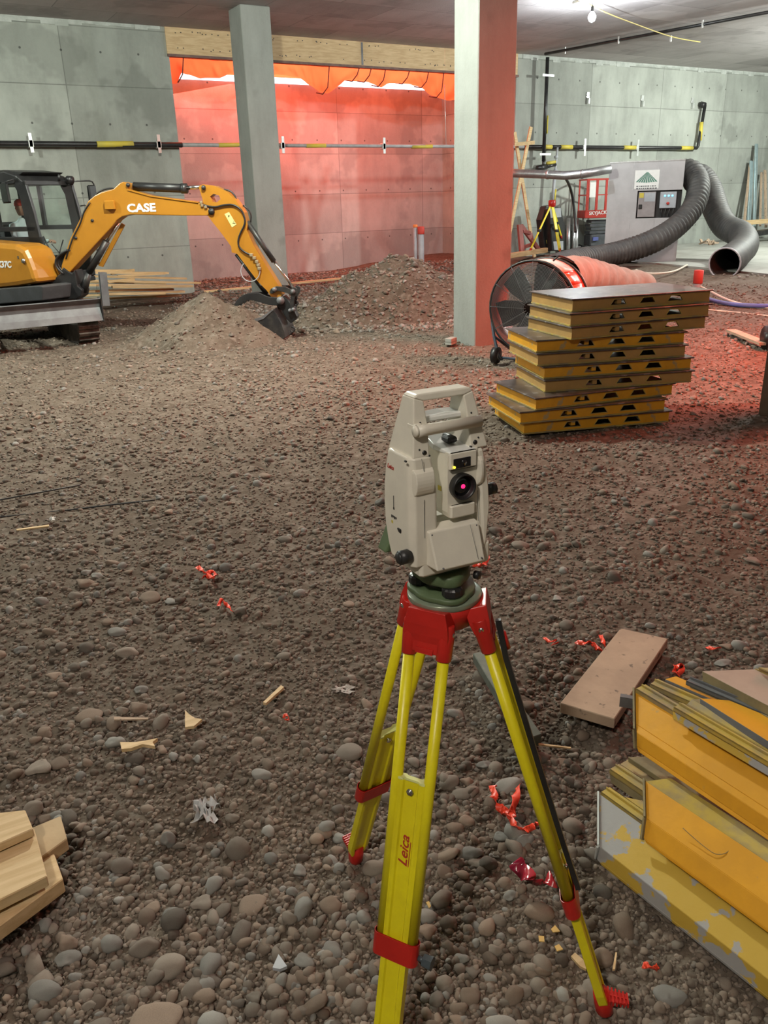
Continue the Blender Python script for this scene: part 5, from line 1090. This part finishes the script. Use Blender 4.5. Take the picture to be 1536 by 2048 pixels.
# head plate and body
b = MB(); ha = math.radians(-20)
b.lathe([(.02, HZ + .024), (.079, HZ + .024), (.081, HZ + .028), (.081, HZ + .037), (.076, HZ + .040), (.02, HZ + .040)], 36); b.build('head_plate', mat('head_plate_green', (.22, .27, .19), (.30, .34, .27), rough=.25, metal=.3), tp, bevel=.001)
b = MB(); hexr = []
for z, r in ((HZ - .03, .062), (HZ - .025, .068), (HZ + .005, .077), (HZ + .024, .079)): hexr.append([(r * math.cos(a), r * math.sin(a), z) for a in np.linspace(0, 2 * math.pi, 25)[:-1]])
b.loft(hexr, True, True); b.build('head_body', M_RED, tp)
def leg(fp, nm, slide_top, clamp_t, lever=False, knob=False, strap=False, twist=0):
    rd = Vector((fp.x - TC.x, fp.y - TC.y, 0)).normalized(); tg_ = Matrix.Rotation(math.radians(twist), 3, 'Z') @ Vector((-rd.y, rd.x, 0)); h = rd * .078 + Vector((0, 0, HZ - .005)); f = T3(fp)
    ax = (f - h).normalized(); out = ax.cross(tg_).normalized(); out = out if out.dot(rd) > 0 else -out
    def at(t, u=0.0, v=0.0): return h.lerp(f, t) + tg_ * u + out * v
    w0, w1 = .040, .036; wt = lambda t: w0 + (w1 - w0) * t
    # hinge casting: wing with two sockets
    b = MB(); b.loft([[tuple(at(t, u * k, v * kv)) for u, v in ((-1, -1), (1, -1), (1, 1), (-1, 1))] for t, k, kv in ((-.030, .042, .024), (.0, .050, .022), (.02, .052, .018), (.035, .050, .013), (.056, .048, .012))])
    for sd in (-1, 1): b.tube([at(-.005, sd * w0), at(.02, sd * w0), at(.066, sd * w0)], [.017, .0185, .0165], 18)
    hg = b.build('hinge_casting', M_RED, tp, bevel=.002)
    b = MB(); b.tube([at(.012, -.058), at(.012, .058)], .006, 8); b.build('hinge_bolt', M_CHROME, hg)
    b = MB(); b.bar(at(.050, -.02, .013), at(.050, .02, .013), .004, .009, up=tuple(ax)); b.bar(at(.055, -.02, .014), at(.055, .02, .014), .004, .004, up=tuple(ax)); b.build('embossed_slot', M_RED, hg)
    # tubes
    tb = MB()
    for sd in (-1, 1):
        tb.tube([at(.06, sd * w0), at(clamp_t + .005, sd * wt(clamp_t))], .0125, 18)
    lo_ = tb.build('leg', M_YEL, tp)
    # sliding blade with grooved profile
    def prof(t, k=1.0):
        w = .031 * k; return [at(t, u, v) for u, v in ((-w, -.010), (-w, .010), (-w * .78, .012), (-w * .60, .012), (-w * .50, .0075), (w * .50, .0075), (w * .60, .012), (w * .78, .012), (w, .010), (w, -.010), (w * .78, -.012), (w * .6, -.012), (w * .5, -.0075), (-w * .5, -.0075), (-w * .6, -.012), (-w * .78, -.012))]
    b = MB(); b.loft([prof(slide_top), prof(.955), prof(.985, .8), prof(1.0, .45)]); b.build('sliding_blade', M_YEL, lo_)
    b = MB(); b.tube([at(slide_top + .02, 0, -.016), at(slide_top + .02, 0, .016)], .0045, 10); b.tube([at(slide_top + .02, 0, .012), at(slide_top + .02, 0, .0145)], .008, 6); b.tube([at(slide_top + .02, 0, -.012), at(slide_top + .02, 0, -.0145)], .008, 6); b.build('stop_bolt', M_CHROME, lo_)
    b = MB(); b.loft([prof(slide_top - .004, 1.08), prof(slide_top + .001, 1.08)]); b.build('blade_end_cap', mat('pale_yellow_cap', (.72, .74, .30), (.66, .68, .26), rough=.4), lo_)
    # clamp
    c0, c1 = clamp_t - .005, clamp_t + .042
    def oval(t, e=0.0):
        out_ = []; w = wt(clamp_t) + .0
        for k in range(24):
            a = 2 * math.pi * k / 24; cu = w * (1 if math.cos(a) > 0 else -1) if abs(math.cos(a)) > .15 else w * math.cos(a) / .15
            out_.append(tuple(at(t, cu + math.cos(a) * (.016 + e), math.sin(a) * (.017 + e))))
        return out_
    b = MB(); b.loft([oval(c0, 0), oval(c0, .0015), oval(c1, .0015), oval(c1, -.001)], False, False); b.loft([oval(c0, -.003), oval(c1, -.003)], False); b.loft([oval(c1 - .002, .001), oval(c1, -.001)], True); cl = b.build('clamp', M_RED, lo_)
    if knob:
        b = MB(); pz = at(clamp_t + .024, wt(clamp_t) + .018); b.tube([pz, pz + tg_ * .015], .006, 8); b.tube([pz + tg_ * .012, pz + tg_ * .034], [.014, .016], 6, smooth=False); b.build('clamp_knob', mat('knob_blue_grey', (.05, .065, .075), (.06, .075, .085), rough=.4), lo_)
    if lever:
        b = MB(); b.tube(arcpts([at(clamp_t + .0, -.05, -.012), at(clamp_t + .03, -.055, .0), at(clamp_t + .065, -.030, .014), at(clamp_t + .03, -.018, .016), at(clamp_t + .015, -.02, .016)]), .0045, 8); b.build('clamp_lever', M_RED, lo_)
    # foot
    b = MB(); b.tube([at(.965), at(1.0), at(1.012) + Vector((0, 0, -.015)), at(1.012) + Vector((0, 0, -.04))], [.018, .024, .022, .005], 12); ft = b.build('foot', M_RED, lo_)
    b = MB(); q0 = at(.978); 
    for k in range(6): b.bar(q0 + rd * (.018 + .009 * k) + tg_ * -.022 * (1 - k * .06), q0 + rd * (.018 + .009 * k) + tg_ * .022 * (1 - k * .06), .004, .014)
    b.bar(q0 + rd * .01, q0 + rd * .062, .030, .004); b.bar(q0 + rd * .01, q0 + rd * .064, .004, .012); b.build('tread_plate', M_RED, ft)
    b = MB(); b.prism([(0, 0)] * 0 + [(-.008, -.02), (.008, -.02), (.008, .02), (-.008, .02)], -.001, .001, Matrix.Translation(at(.90, 0, .0085)) @ Matrix(((tg_.x, out.x, ax.x, 0), (tg_.y, out.y, ax.y, 0), (tg_.z, out.z, ax.z, 0), (0, 0, 0, 1)))); b.build('leg_plate', M_YELO, lo_)
    if strap:
        b = MB(); P = [at(.02, -.01, .034), at(.10, -.01, .026), at(.35, -.01, .024), at(.56, -.01, .024), at(clamp_t + .0, -.01, .026)]; 
        for a_, c_ in zip(P, P[1:]): b.bar(a_, c_, .012, .012, up=tuple(tg_))
        b.build('carry_strap', M_BLK, lo_)
        b = MB(); q = at(.07, .0, .032); b.tube([q - ax * .02, q + ax * .02], .009, 8); b.build('strap_buckle', M_RED, lo_)
    return at, lo_
at1, L1 = leg(f1, 'r', .60, .672, strap=True, twist=9)
at2, L2_ = leg(f2, 'b', .45, .660, lever=True)
at3, L3 = leg(f3, 'n', .320, .660, knob=True)
# maker's script on the near leg: text running up the blade
p = at3(.472, 0, .0125); fx = (at3(0) - at3(1)).normalized()
rd3 = Vector((f3.x - TC.x, f3.y - TC.y, 0)).normalized(); tg3 = Vector((-rd3.y, rd3.x, 0)); ou3 = (at3(.5, 0, 1) - at3(.5)).normalized()
xx = fx; zz = ou3; yy = zz.cross(xx)
Mt = Matrix(((xx.x, yy.x, zz.x, p.x), (xx.y, yy.y, zz.y, p.y), (xx.z, yy.z, zz.z, p.z), (0, 0, 0, 1)))
M_LRED = mat('lettering_red', (.42, .03, .02), (.4, .03, .02), rough=.5)
text('leg_lettering', 'Leica', Mt @ Matrix.Translation((-.03, -.008, -.0045)), .030, M_LRED, L3, bold=.0003, ext=.0006, shear=.35, sx=1.15)
b = MB(); q = Mt @ Vector((-.028, -.012, -.0042)); q2 = Mt @ Vector((.030, -.0125, -.0042)); b.bar(q, q2, .0016, .001, up=tuple(ou3)); b.build('lettering_underline', M_LRED, L3)

# ------------------------------------------------------------------ total station
IA = -3.0; IZ = HZ + .040
IF = Fr((TC.x - .004, TC.y - .002, 0), IA)
ts = thing('total_station', 'cream robotic total station with black lens on the yellow tripod', 'survey instrument', IF)
def P_(px, py, y=-.045): return IF.xz(px, py, y)
def pp(L, y=-.045): return IF.poly([(720 + a / 3.656, 740 + c / 3.656) for a, c in L], y)   # points read from a magnified crop
# tribrach
b = MB(); tri = []
for z, k in ((IZ, 1.0), (IZ + .004, 1.03), (IZ + .010, 1.03), (IZ + .013, 1.0)):
    tri.append([((.066 + .012 * max(0, math.cos(3 * (a - .3)))) * k * math.cos(a), (.066 + .012 * max(0, math.cos(3 * (a - .3)))) * k * math.sin(a), z) for a in np.linspace(0, 2 * math.pi, 37)[:-1]])
b.loft(tri, True, True); b.build('tribrach_base', M_GREEN, ts)
b = MB(); tri = []
for z, k in ((IZ + .034, .96), (IZ + .038, 1.0), (IZ + .056, 1.0), (IZ + .060, .94)):
    tri.append([((.056 + .013 * max(0, math.cos(3 * (a - .3)))) * k * math.cos(a), (.056 + .013 * max(0, math.cos(3 * (a - .3)))) * k * math.sin(a), z) for a in np.linspace(0, 2 * math.pi, 37)[:-1]])
b.loft(tri, True, True); b.lathe([(.038, IZ + .055), (.042, IZ + .06), (.042, IZ + .072), (.03, IZ + .074)], 24); b.build('tribrach_body', M_GREEN, ts)
for k in range(3):
    a = .3 + k * 2 * math.pi / 3; b = MB(); n_ = 24
    b.loft([[((r + (.0012 if j % 2 else 0)) * math.cos(2 * math.pi * j / n_) + .055 * math.cos(a), (r + (.0012 if j % 2 else 0)) * math.sin(2 * math.pi * j / n_) + .055 * math.sin(a), z) for j in range(n_)] for r, z in ((.012, IZ + .013), (.019, IZ + .014), (.021, IZ + .018), (.021, IZ + .030), (.018, IZ + .034), (.010, IZ + .036))]); b.build('levelling_screw', M_BLK, ts)
b = MB(); b.cyl((.045, -.052, IZ + .048), (.050, -.062, IZ + .048), .009, n=12); b.build('tribrach_lock', M_BLK, ts)
BZ = IZ + .066
# standards and base: sections of a smooth housing
def housing(side):
    """left (-1) or right (+1) standard with curved outline"""
    b = MB(); rows = []
    if side < 0: tbl = [(1430, 372, 560, .050, .052), (1330, 368, 560, .052, .064), (1200, 362, 560, .053, .072), (1050, 360, 560, .052, .075), (900, 358, 562, .050, .073), (760, 360, 545, .048, .066), (655, 362, 530, .046, .058), (640, 364, 480, .043, .052)]
    else: tbl = [(1345, 868, 905, .050, .052), (1250, 866, 918, .052, .064), (1110, 862, 930, .053, .072), (980, 858, 942, .052, .075), (840, 855, 938, .050, .073), (700, 846, 925, .048, .066), (590, 838, 908, .046, .058), (575, 830, 903, .043, .052)]
    for yy, xa_, xb2, fr_, bk in tbl:
        xl, zl = pp([(xa_, yy)])[0]; xr2, zr = pp([(xb2, yy + (0 if side < 0 else 0))])[0]; z = (zl + zr) / 2; z = pp([((xa_ + xb2) / 2, yy)])[0][1]
        c = .010; rows.append([(xl + c, -fr_, z), (xr2 - c * .5, -fr_, z), (xr2, -fr_ + c * .6, z), (xr2, bk - c, z), (xr2 - c, bk, z), (xl + c, bk, z), (xl, bk - c * 1.6, z), (xl, -fr_ + c * 1.3, z)])
    b.loft(rows, True, False); return b
o = housing(-1).build('left_housing', M_INST, ts, bevel=.004, seg=3); o = housing(1).build('right_housing', M_INST, ts, bevel=.004, seg=3)
xL, _ = pp([(485, 1200)])[0]; xR = .085
b = MB(); b.bbox(-.085, .086, -.05, .05, BZ, BZ + .052, .006); b.build('lower_body', M_INST, ts, bevel=.002)
# battery panel in front, sloping
q = pp([(505, 1190), (868, 1108), (905, 1370), (550, 1455)], -.060)
b = MB(); b.add([(q[0][0], -.060, q[0][1]), (q[1][0], -.060, q[1][1]), (q[1][0] + .003, -.082, q[2][1] + .004), (q[0][0] + .006, -.082, q[3][1] + .004)] + [(q[0][0] - .004, -.03, q[0][1] + .006), (q[1][0], -.03, q[1][1] + .006), (q[1][0], -.03, q[2][1] + .008), (q[0][0] - .004, -.03, q[3][1] + .008)], [(0, 1, 2, 3), (7, 6, 5, 4), (0, 4, 5, 1), (1, 5, 6, 2), (2, 6, 7, 3), (3, 7, 4, 0)]); fpn = b.build('front_cover', M_INST, ts, bevel=.003)
b = MB()
for (x, z), y in ((q[0], -.061), (q[1], -.061), (q[3], -.0825), ((q[1][0], q[2][1] + .004), -.0825)):
    sx_ = .006 if x < 0 else -.006; sz_ = -.006 if y > -.07 else .008; b.cyl((x + sx_, y - .0012, z + sz_), (x + sx_, y + .002, z + sz_), .0018, n=10)
b.build('cover_screw', M_GREYST, fpn)
# handle: two posts, top bar, back bar and the front tube
HY = .0
tl = pp([(400, 215), (455, 205), (478, 640), (362, 655)], -.03); tr = pp([(772, 150), (822, 145), (905, 570), (778, 590)], -.03)
zt4 = pp([(600, 170)])[0][1]; zb4 = pp([(440, 640)])[0][1]; zb5 = pp([(840, 585)])[0][1]; zb6 = (zb4 + zb5) / 2
xl0 = tl[0][0]; xr0 = tr[1][0]; xl1 = tl[3][0]; xr1 = tr[2][0]
b = MB(); P5 = [(xl1, zb6), (xl1 + .037, zb6), (xl1 + .039, zb6 + .050), (xl0 + .020, zt4 - .014), (xr0 - .020, zt4 - .014), (xr1 - .042, zb6 + .050), (xr1 - .040, zb6), (xr1, zb6), (xr0 + .002, zt4 - .008), (xr0 - .006, zt4), (xl0 + .006, zt4), (xl0 - .002, zt4 - .006)]
b.prism(P5[:4] + [P5[11]], -.034, .022); b.prism([P5[4], P5[5], P5[6], P5[7], P5[8]], -.034, .022); b.prism([P5[3], P5[4], P5[8], P5[9], P5[10], P5[11]], -.034, .022)
def taper(v):
    k = min(max((zt4 - v[2]) / (zt4 - zb6), 0), 1); return (v[0], (-.028 - .016 * k) if v[1] < 0 else (.012 + .046 * k), v[2])
b.v = [taper(v) for v in b.v]; b.build('carry_handle', M_INST, ts, bevel=.003, seg=3)
c1, c2 = pp([(425, 455)], -.05)[0], pp([(890, 375)], -.05)[0]; zz_ = (c1[1] + c2[1]) / 2
b = MB(); b.tube([(c1[0] + .0, -.044, zz_), (c1[0] + .018, -.044, zz_), (c2[0], -.044, zz_)], [.0125, .0115, .0115], 22); b.tube([(c1[0] - .006, -.044, zz_), (c1[0], -.044, zz_)], [.009, .0125], 22); b.bbox(c1[0] - .003, c1[0] + .016, -.050, -.01, zz_ - .013, zz_ + .013, .004); b.build('radio_tube', M_INST, ts)
b = MB(); b.bbox(xl1 + .035, xr1 - .038, -.012, .035, zz_ + .004, zz_ + .016, .003); b.prism([(xl1 + .05, zz_ + .015), (xr1 - .05, zz_ + .015), (.0, zz_ + .018)], -.008, .03); b.build('radio_cover', M_INSTW, ts)
b = MB()
for (a_, c_), r in (((455, 598), .0048), ((420, 577), .0018), ((490, 618), .0018), ((825, 521), .0048), ((850, 487), .0018), ((795, 552), .0018), ((438, 385), .0018), ((812, 312), .0018), ((318, 660), .002)):
    x, z = pp([(a_, c_)], -.0345)[0]; yk = -.028 - .016 * min(max((zt4 - z) / (zt4 - zb6), 0), 1); b.cyl((x, yk - .0012, z), (x, yk + .004, z), r, n=14)
b.build('handle_screw', M_BLK, ts)
# telescope
s1 = pp([(645, 620)], -.048)[0]; s2 = pp([(865, 570)], -.048)[0]; zsT = pp([(745, 590)], -.048)[0][1]; zsB = pp([(745, 1065)], -.048)[0][1]
xs0, xs1 = s1[0], s2[0] + .0
b = MB(); b.prism([(xs0, zsB + .012), (xs0 + .004, zsB), (xs1, zsB), (xs1, zsT), (xs0 + .0, zsT)], -.046, .055); b.bbox(xs0, xs1 - .006, -.054, -.046, zsT - .036, zsT, .003); b.bbox(xs0 + .002, xs1 - .01, -.056, -.046, zsB, zsB + .028, .003); tel = b.build('telescope_body', M_INST, ts, bevel=.003, seg=3)
b = MB(); b.add([(xs0 + .002, -.050, zsT), (xs1 - .006, -.050, zsT), (xs1 - .008, .0, zsT + .010), (xs1 - .02, .05, zsT + .012), (xs0 + .006, .05, zsT + .012), (xs0 - .006, .0, zsT + .008)] + [(xs0 + .002, -.050, zsT - .004), (xs1 - .006, -.050, zsT - .004), (xs1 - .008, .0, zsT - .004), (xs1 - .02, .05, zsT - .004), (xs0 + .006, .05, zsT - .004), (xs0 - .006, .0, zsT - .004)], [(0, 1, 2, 3, 4, 5), (11, 10, 9, 8, 7, 6)] + [(i, i + 6, (i + 1) % 6 + 6, (i + 1) % 6) for i in range(6)]); b.build('telescope_top', M_INSTW, ts, bevel=.002)
mx = (xs0 + xs1) / 2
b = MB(); b.bbox(mx - .016, mx + .006, -.018, .012, zsT + .008, zsT + .020, .003); b.tube([(mx - .005, -.022, zsT + .018), (mx - .005, .014, zsT + .018)], .006, 10); b.build('sight', M_BLK, ts)
w4 = pp([(685, 655), (812, 630), (815, 700), (687, 727)], -.055); wx0, wx1 = w4[0][0], w4[1][0]; wz0, wz1 = (w4[2][1] + w4[3][1]) / 2, (w4[0][1] + w4[1][1]) / 2
b = MB(); b.bbox(wx0, wx1, -.0555, -.050, wz0, wz1, .001); b.cyl(((wx0 + wx1) / 2 + .004, -.0560, (wz0 + wz1) / 2), ((wx0 + wx1) / 2 + .004, -.050, (wz0 + wz1) / 2), .006, n=16); win = b.build('guide_light_window', M_LENS, tel)
b = MB(); b.cyl((wx0 + .001, -.0575, wz0 + .004), (wx0 + .001, -.055, wz0 + .004), .0026, n=12); b.build('yellow_guide_light', emat('yellow_light', (1, .85, .05), 1.6), tel)
oc = pp([(762, 857)], -.060)[0]; orr = .0268
b = MB()
Mo = Matrix.Translation((oc[0], -.0, oc[1])) @ rotm('X', 90)
b.lathe([(orr * .80, .046), (orr, .046), (orr * 1.02, .058), (orr, .063), (orr * .92, .064), (orr * .88, .058), (orr * .80, .053), (orr * .76, .051), (orr * .2, .0505)], 40, Mo); lr = b.build('lens_barrel', M_BLK, ts)
b = MB(); b.lathe([(.0001, .0535), (orr * .45, .0532), (orr * .78, .052), (orr * .8, .050), (.0001, .050)], 32, Mo); b.build('lens_glass', M_LENS, lr)
b = MB(); b.lathe([(.0001, .0558), (.0042, .0552), (.0048, .053), (.0001, .053)], 16, Mo @ Matrix.Translation((.0015, -.0005, 0))); b.build('red_laser_glow', emat('laser_red', (1, .02, .16), 1.6), lr)
b = MB(); x, z = pp([(612, 862)], -.02)[0]; b.box(xs0 - .0012, xs0, -.022, -.010, z - .005, z + .005); b.build('laser_sticker', M_BAND, tel)
# trunnion covers bulging on both standards
for side, (ya, yb2, xa2, xb3) in ((-1, (745, 945, 388, 555)), (1, (640, 850, 862, 915))):
    a4 = pp([(xa2, ya), (xb3, ya), (xb3, yb2), (xa2, yb2)], -.054); z1_, z0_ = a4[0][1], a4[3][1]; xx0, xx1 = a4[0][0] + .002, a4[1][0] - .001
    b = MB(); rows = []
    for t_ in np.linspace(0, 1, 9):
        z = z0_ + (z1_ - z0_) * t_; d_ = math.sin(math.pi * t_) ** .5 * .012; rows.append([(xx0 + .004, -.047 - d_, z), (xx1 - .003, -.047 - d_ * .9, z), (xx1, -.044, z), (xx0, -.044, z)])
    b.loft(rows, True, False); b.build('axis_cover', M_INST, ts, bevel=.003, seg=3)
# drive knobs
x, z = pp([(325, 1365)], -.035)[0]; b = MB(); b.tube([(x + .012, -.036, z), (x - .012, -.036, z)], .0145, 22); b.tube([(x - .01, -.036, z), (x - .016, -.036, z)], [.0125, .011], 22); b.build('drive_knob', M_BLK, ts)
x, z = pp([(965, 865)], -.0)[0]; b = MB(); b.tube([(x - .014, -.0, z), (x + .006, -.0, z)], .013, 22); b.build('drive_knob', M_BLK, ts)
x, z = pp([(290, 1190)], -.0)[0]; b = MB(); b.prism([(x - .006, z + .012), (x + .008, z + .010), (x + .012, z - .010), (x + .004, z - .014)], -.012, .004); b.build('plug_cover', M_BLK, ts, bevel=.003)
# marks on the left side cheek
xl_, zl_ = pp([(362, 735)], -.0)[0]
side_x = xl_ - .0011
o = text('side_lettering', 'Leica', Matrix.Translation((pp([(360, 740)])[0][0] - .0006, .045, zl_)) @ rotm('Z', -90) @ rotm('X', 90), .013, M_LRED, ts, bold=.0002, ext=.0004, shear=.3)
b = MB(); x = pp([(359, 950)])[0][0] - .0005; z = pp([(300, 960)], .02)[0][1]; b.box(x - .0006, x + .002, .018, .0195, z - .012, z + .016); b.box(x - .0006, x + .002, .0165, .021, z - .014, z - .009)
for k in range(4): b.box(x - .0006, x + .002, .008 + k * .006, .012 + k * .006, z - .032 - (k % 2) * .002, z - .028)
b.build('side_marks', M_BLK, ts)
b = MB(); b.box(x - .0006, x + .002, .024, .030, z - .046, z - .040); b.build('side_warning_mark', M_BAND, ts)
# seam lines
b = MB()
for a_, c_ in (((452, 650), (470, 745)), ((470, 950), (475, 1230)), ((862, 880), (866, 1105)), ((805, 1130), (845, 1370))):
    u_, v_ = pp([a_, c_], -.0535 if a_[0] != 805 else -.072); yv = -.0532 if a_[0] != 805 else -.0722
    b.bar((u_[0], yv, u_[1]), (v_[0], yv - (.010 if a_[0] == 805 else 0), v_[1]), .0007, .0007)
b.build('seam_line', M_GREYST, ts)
# rear display in green
b = MB(); g0 = pp([(245, 1080), (140, 1310), (250, 1290)], .10)
b.prism([(g0[1][0] - .0, g0[1][1]), (g0[1][0] + .15, g0[1][1] - .0), (g0[1][0] + .15, g0[0][1]), (g0[0][0] - .006, g0[0][1] + .004)], .072, .11); b.build('rear_keyboard', M_GREEN, ts, bevel=.004)
b = MB(); b.bbox(-.06, .06, .04, .08, BZ + .01, BZ + .09, .004); b.build('rear_body', M_INST, ts)
# orange rag on the tripod strap hook
def ribbon(name, pts, w, m, label=None, cat=None, group=None, parent=None, tw=0.6, off=None):
    P = arcpts(pts, 5); b = MB(); R = []
    for i, p in enumerate(P):
        d = (P[min(i + 1, len(P) - 1)] - P[max(i - 1, 0)]); d = d.normalized() if d.length > 1e-7 else Vector((1, 0, 0))
        a = d.cross(Vector((0, 0, 1))); a = a.normalized() if a.length > 1e-5 else Vector((1, 0, 0)); u = Matrix.Rotation(math.sin(i * tw) * 1.2, 3, d) @ a; nn = d.cross(u) * .0005
        R.append([p - u * w / 2 - nn, p + u * w / 2 - nn, p + u * w / 2 + nn, p - u * w / 2 + nn])
    b.loft(R, True, True); o = b.build(name, m, parent); return tag(o, label, cat, group) if label else o
ribbon('flagging_ribbon', [T3(gd(893, 1222, 1.70)), T3(gd(903, 1229, 1.70)), T3(gd(915, 1228, 1.71)), T3(gd(928, 1223, 1.72)), T3(gd(922, 1220, 1.73))], .012, M_FLAG, parent=tp)

# ------------------------------------------------------------------ litter on the gravel
RB = [([(395,1133),(402,1140),(412,1147),(424,1144),(432,1148),(426,1156),(414,1152),(405,1155)],.028,'crumpled orange flagging tape at the left, farther of the two left scraps'),
      ([(437,1212),(444,1197),(450,1205),(456,1213),(464,1222)],.020,'orange flagging tape trailing from under the tall rounded stone'),
      ([(946,1130),(956,1126),(966,1120),(974,1114),(970,1128),(957,1132)],.030,'crumpled orange tape just right of the instrument base'),
      ([(566,1434),(573,1430),(578,1438),(570,1440)],.014,'tiny orange tape scrap left of the back tripod leg'),
      ([(986,1572),(988,1592),(996,1610),(1010,1624),(1022,1635),(1030,1600),(1036,1572)],.030,'long loop of orange flagging tape inside the tripod footprint'),
      ([(1018,1628),(1028,1648),(1048,1660),(1068,1652),(1078,1646)],.022,'orange tape tail reaching toward the right tripod leg'),
      ([(1088,1275),(1100,1283),(1112,1280),(1104,1290),(1118,1284)],.014,'small orange tape scrap left of the wide plank'),
      ([(1152,1284),(1168,1286),(1182,1285),(1196,1298),(1204,1300)],.022,'flat orange tape strip touching the wide plank'),
      ([(1202,1270),(1206,1284),(1212,1296)],.022,'short upright orange tape strip behind the wide plank'),
      ([(1350,1345),(1352,1332),(1362,1331),(1364,1338),(1356,1350)],.026,'curled orange tape standing behind the form pile'),
      ([(1414,1294),(1426,1297),(1440,1296)],.016,'dull orange scrap behind the form pile near the right edge'),
      ([(1286,1932),(1296,1930),(1308,1938),(1316,1932)],.016,'dull red scrap of tape near the bottom under the form pile')]
for P, w, lab in RB:
    ribbon('flagging_tape', [gz(a, c, .030 + .012 * math.sin(i * 1.7)) for i, (a, c) in enumerate(P)], w, M_FLAG, lab, 'tape', 'orange flagging tape scraps')
ribbon('foil_strip', [gz(1030, 1722, .05), gz(1045, 1742, .035), gz(1062, 1757, .05), gz(1085, 1766, .04), gz(1108, 1758, .05)], .05, mat('crimson_foil', (.30, .015, .05), (.4, .02, .03), rough=.2), 'crumpled crimson foil strip at the right tripod leg clamp', 'foil', tw=.35)
def crumple(name, px, py, w, h, m, label, cat, rough=.02):
    c = gz(px, py, .03); s = w * (c - EYE).length / F_PX; n = 9; b = MB(); vs = []
    for j in range(n):
        for i in range(n):
            u, v = i / (n - 1) - .5, j / (n - 1) - .5; vs.append((u * s * (1 + .3 * math.sin(v * 9)), v * s * h / w * 1.4 * (1 + .3 * math.sin(u * 7)), random.uniform(0, rough) + .004))
    fs = [(j * n + i, j * n + i + 1, (j + 1) * n + i + 1, (j + 1) * n + i) for j in range(n - 1) for i in range(n - 1) if random.random() > .12]
    b.add(vs, fs); return tag(b.build(name, m, loc=(c.x, c.y, float(ground(np.array([c.x]), np.array([c.y]))[0]) + .012), rot=(0, 0, -.5)), label, cat)
crumple('plastic_scrap', 411, 1610, 40, 36, mat('clear_plastic', (.50, .50, .50), (.7, .7, .7), rough=.12), 'crumpled clear plastic scrap on the gravel, lower left', 'scrap', .045)
crumple('paper_scrap', 686, 1371, 38, 16, mat('paper', (.55, .50, .46), (.48, .43, .40), rough=.8), 'flat torn paper scrap left of the tripod legs', 'scrap', .01)
crumple('plastic_scrap', 103, 1030, 12, 10, M_WHITE, 'tiny white scrap by the dark rods at the left edge', 'scrap', .02)
def chip(px, poly, th, m, label, z=.035, cat='wood chip', name='wood_chip'):
    P = [gz(a, c, z) for a, c in poly]; c0_ = sum(P, Vector()) / len(P); n = len(P); b = MB()
    b.add([p - c0_ for p in P] + [p - c0_ - Vector((0, 0, th)) for p in P], [tuple(range(n)), tuple(range(2 * n - 1, n - 1, -1))] + [(i, i + n, (i + 1) % n + n, (i + 1) % n) for i in range(n)])
    return tag(b.build(name, m, loc=c0_), label, cat)
chip(0, [(526,1404),(532,1406),(568,1374),(562,1370)], .012, M_LUM, 'slim wooden stick lying at an angle left of the near tripod leg')
chip(0, [(370,1420),(370,1454),(388,1452),(404,1438),(390,1436),(378,1428)], .012, M_LUM, 'triangular wood chip among the stones, left middle')
chip(0, [(240,1484),(243,1498),(262,1496),(285,1488),(310,1492),(305,1484),(315,1476),(296,1480),(270,1484),(252,1484)], .014, M_LUM, 'bone-shaped pale wood chip beside the dark brown pointed stone')
chip(0, [(1142,1912),(1150,1905),(1175,1926),(1172,1938),(1160,1932)], .008, M_LUM, 'pale splintered chip left of the right tripod foot')
chip(0, [(1225,1938),(1230,1938),(1234,1905),(1231,1904)], .006, M_LUM, 'thin splinter standing right of the right tripod foot blade')
chip(0, [(32,1058),(34,1060),(98,1052),(98,1049)], .008, M_LUM, 'thin stick on the gravel under the dark rods, left edge')
chip(0, [(228,1434),(228,1439),(296,1438),(296,1435)], .006, M_PLANK, 'thin brown twig by the blocky tan stone')
chip(0, [(1077,1486),(1077,1489),(1142,1496),(1142,1494)], .006, M_LUM, 'thin pale twig left of the form pile')
chip(0, [(545,1935),(557,1908),(574,1932),(560,1938)], .01, M_PVC, 'pale greenish shard among the pebbles near the bottom')
LEAF = mat('dry_leaf', (.65, .42, .12), (.55, .36, .12), rough=.7)
for poly, lab in (([(852,1804),(858,1802),(862,1812),(858,1816)], 'small orange leaf right of the near tripod leg'), ([(1077,1871),(1088,1872),(1089,1883),(1078,1882)], 'square yellowish flake, leftmost of three near the right leg'), ([(1102,1858),(1110,1850),(1120,1862),(1106,1864)], 'yellow flake, uppermost of three near the right leg'), ([(1109,1892),(1118,1888),(1126,1898),(1114,1902)], 'orange-brown flake, lowest of three near the right leg')):
    chip(0, poly, .003, LEAF, lab, z=.042, cat='leaf', name='dry_leaf')
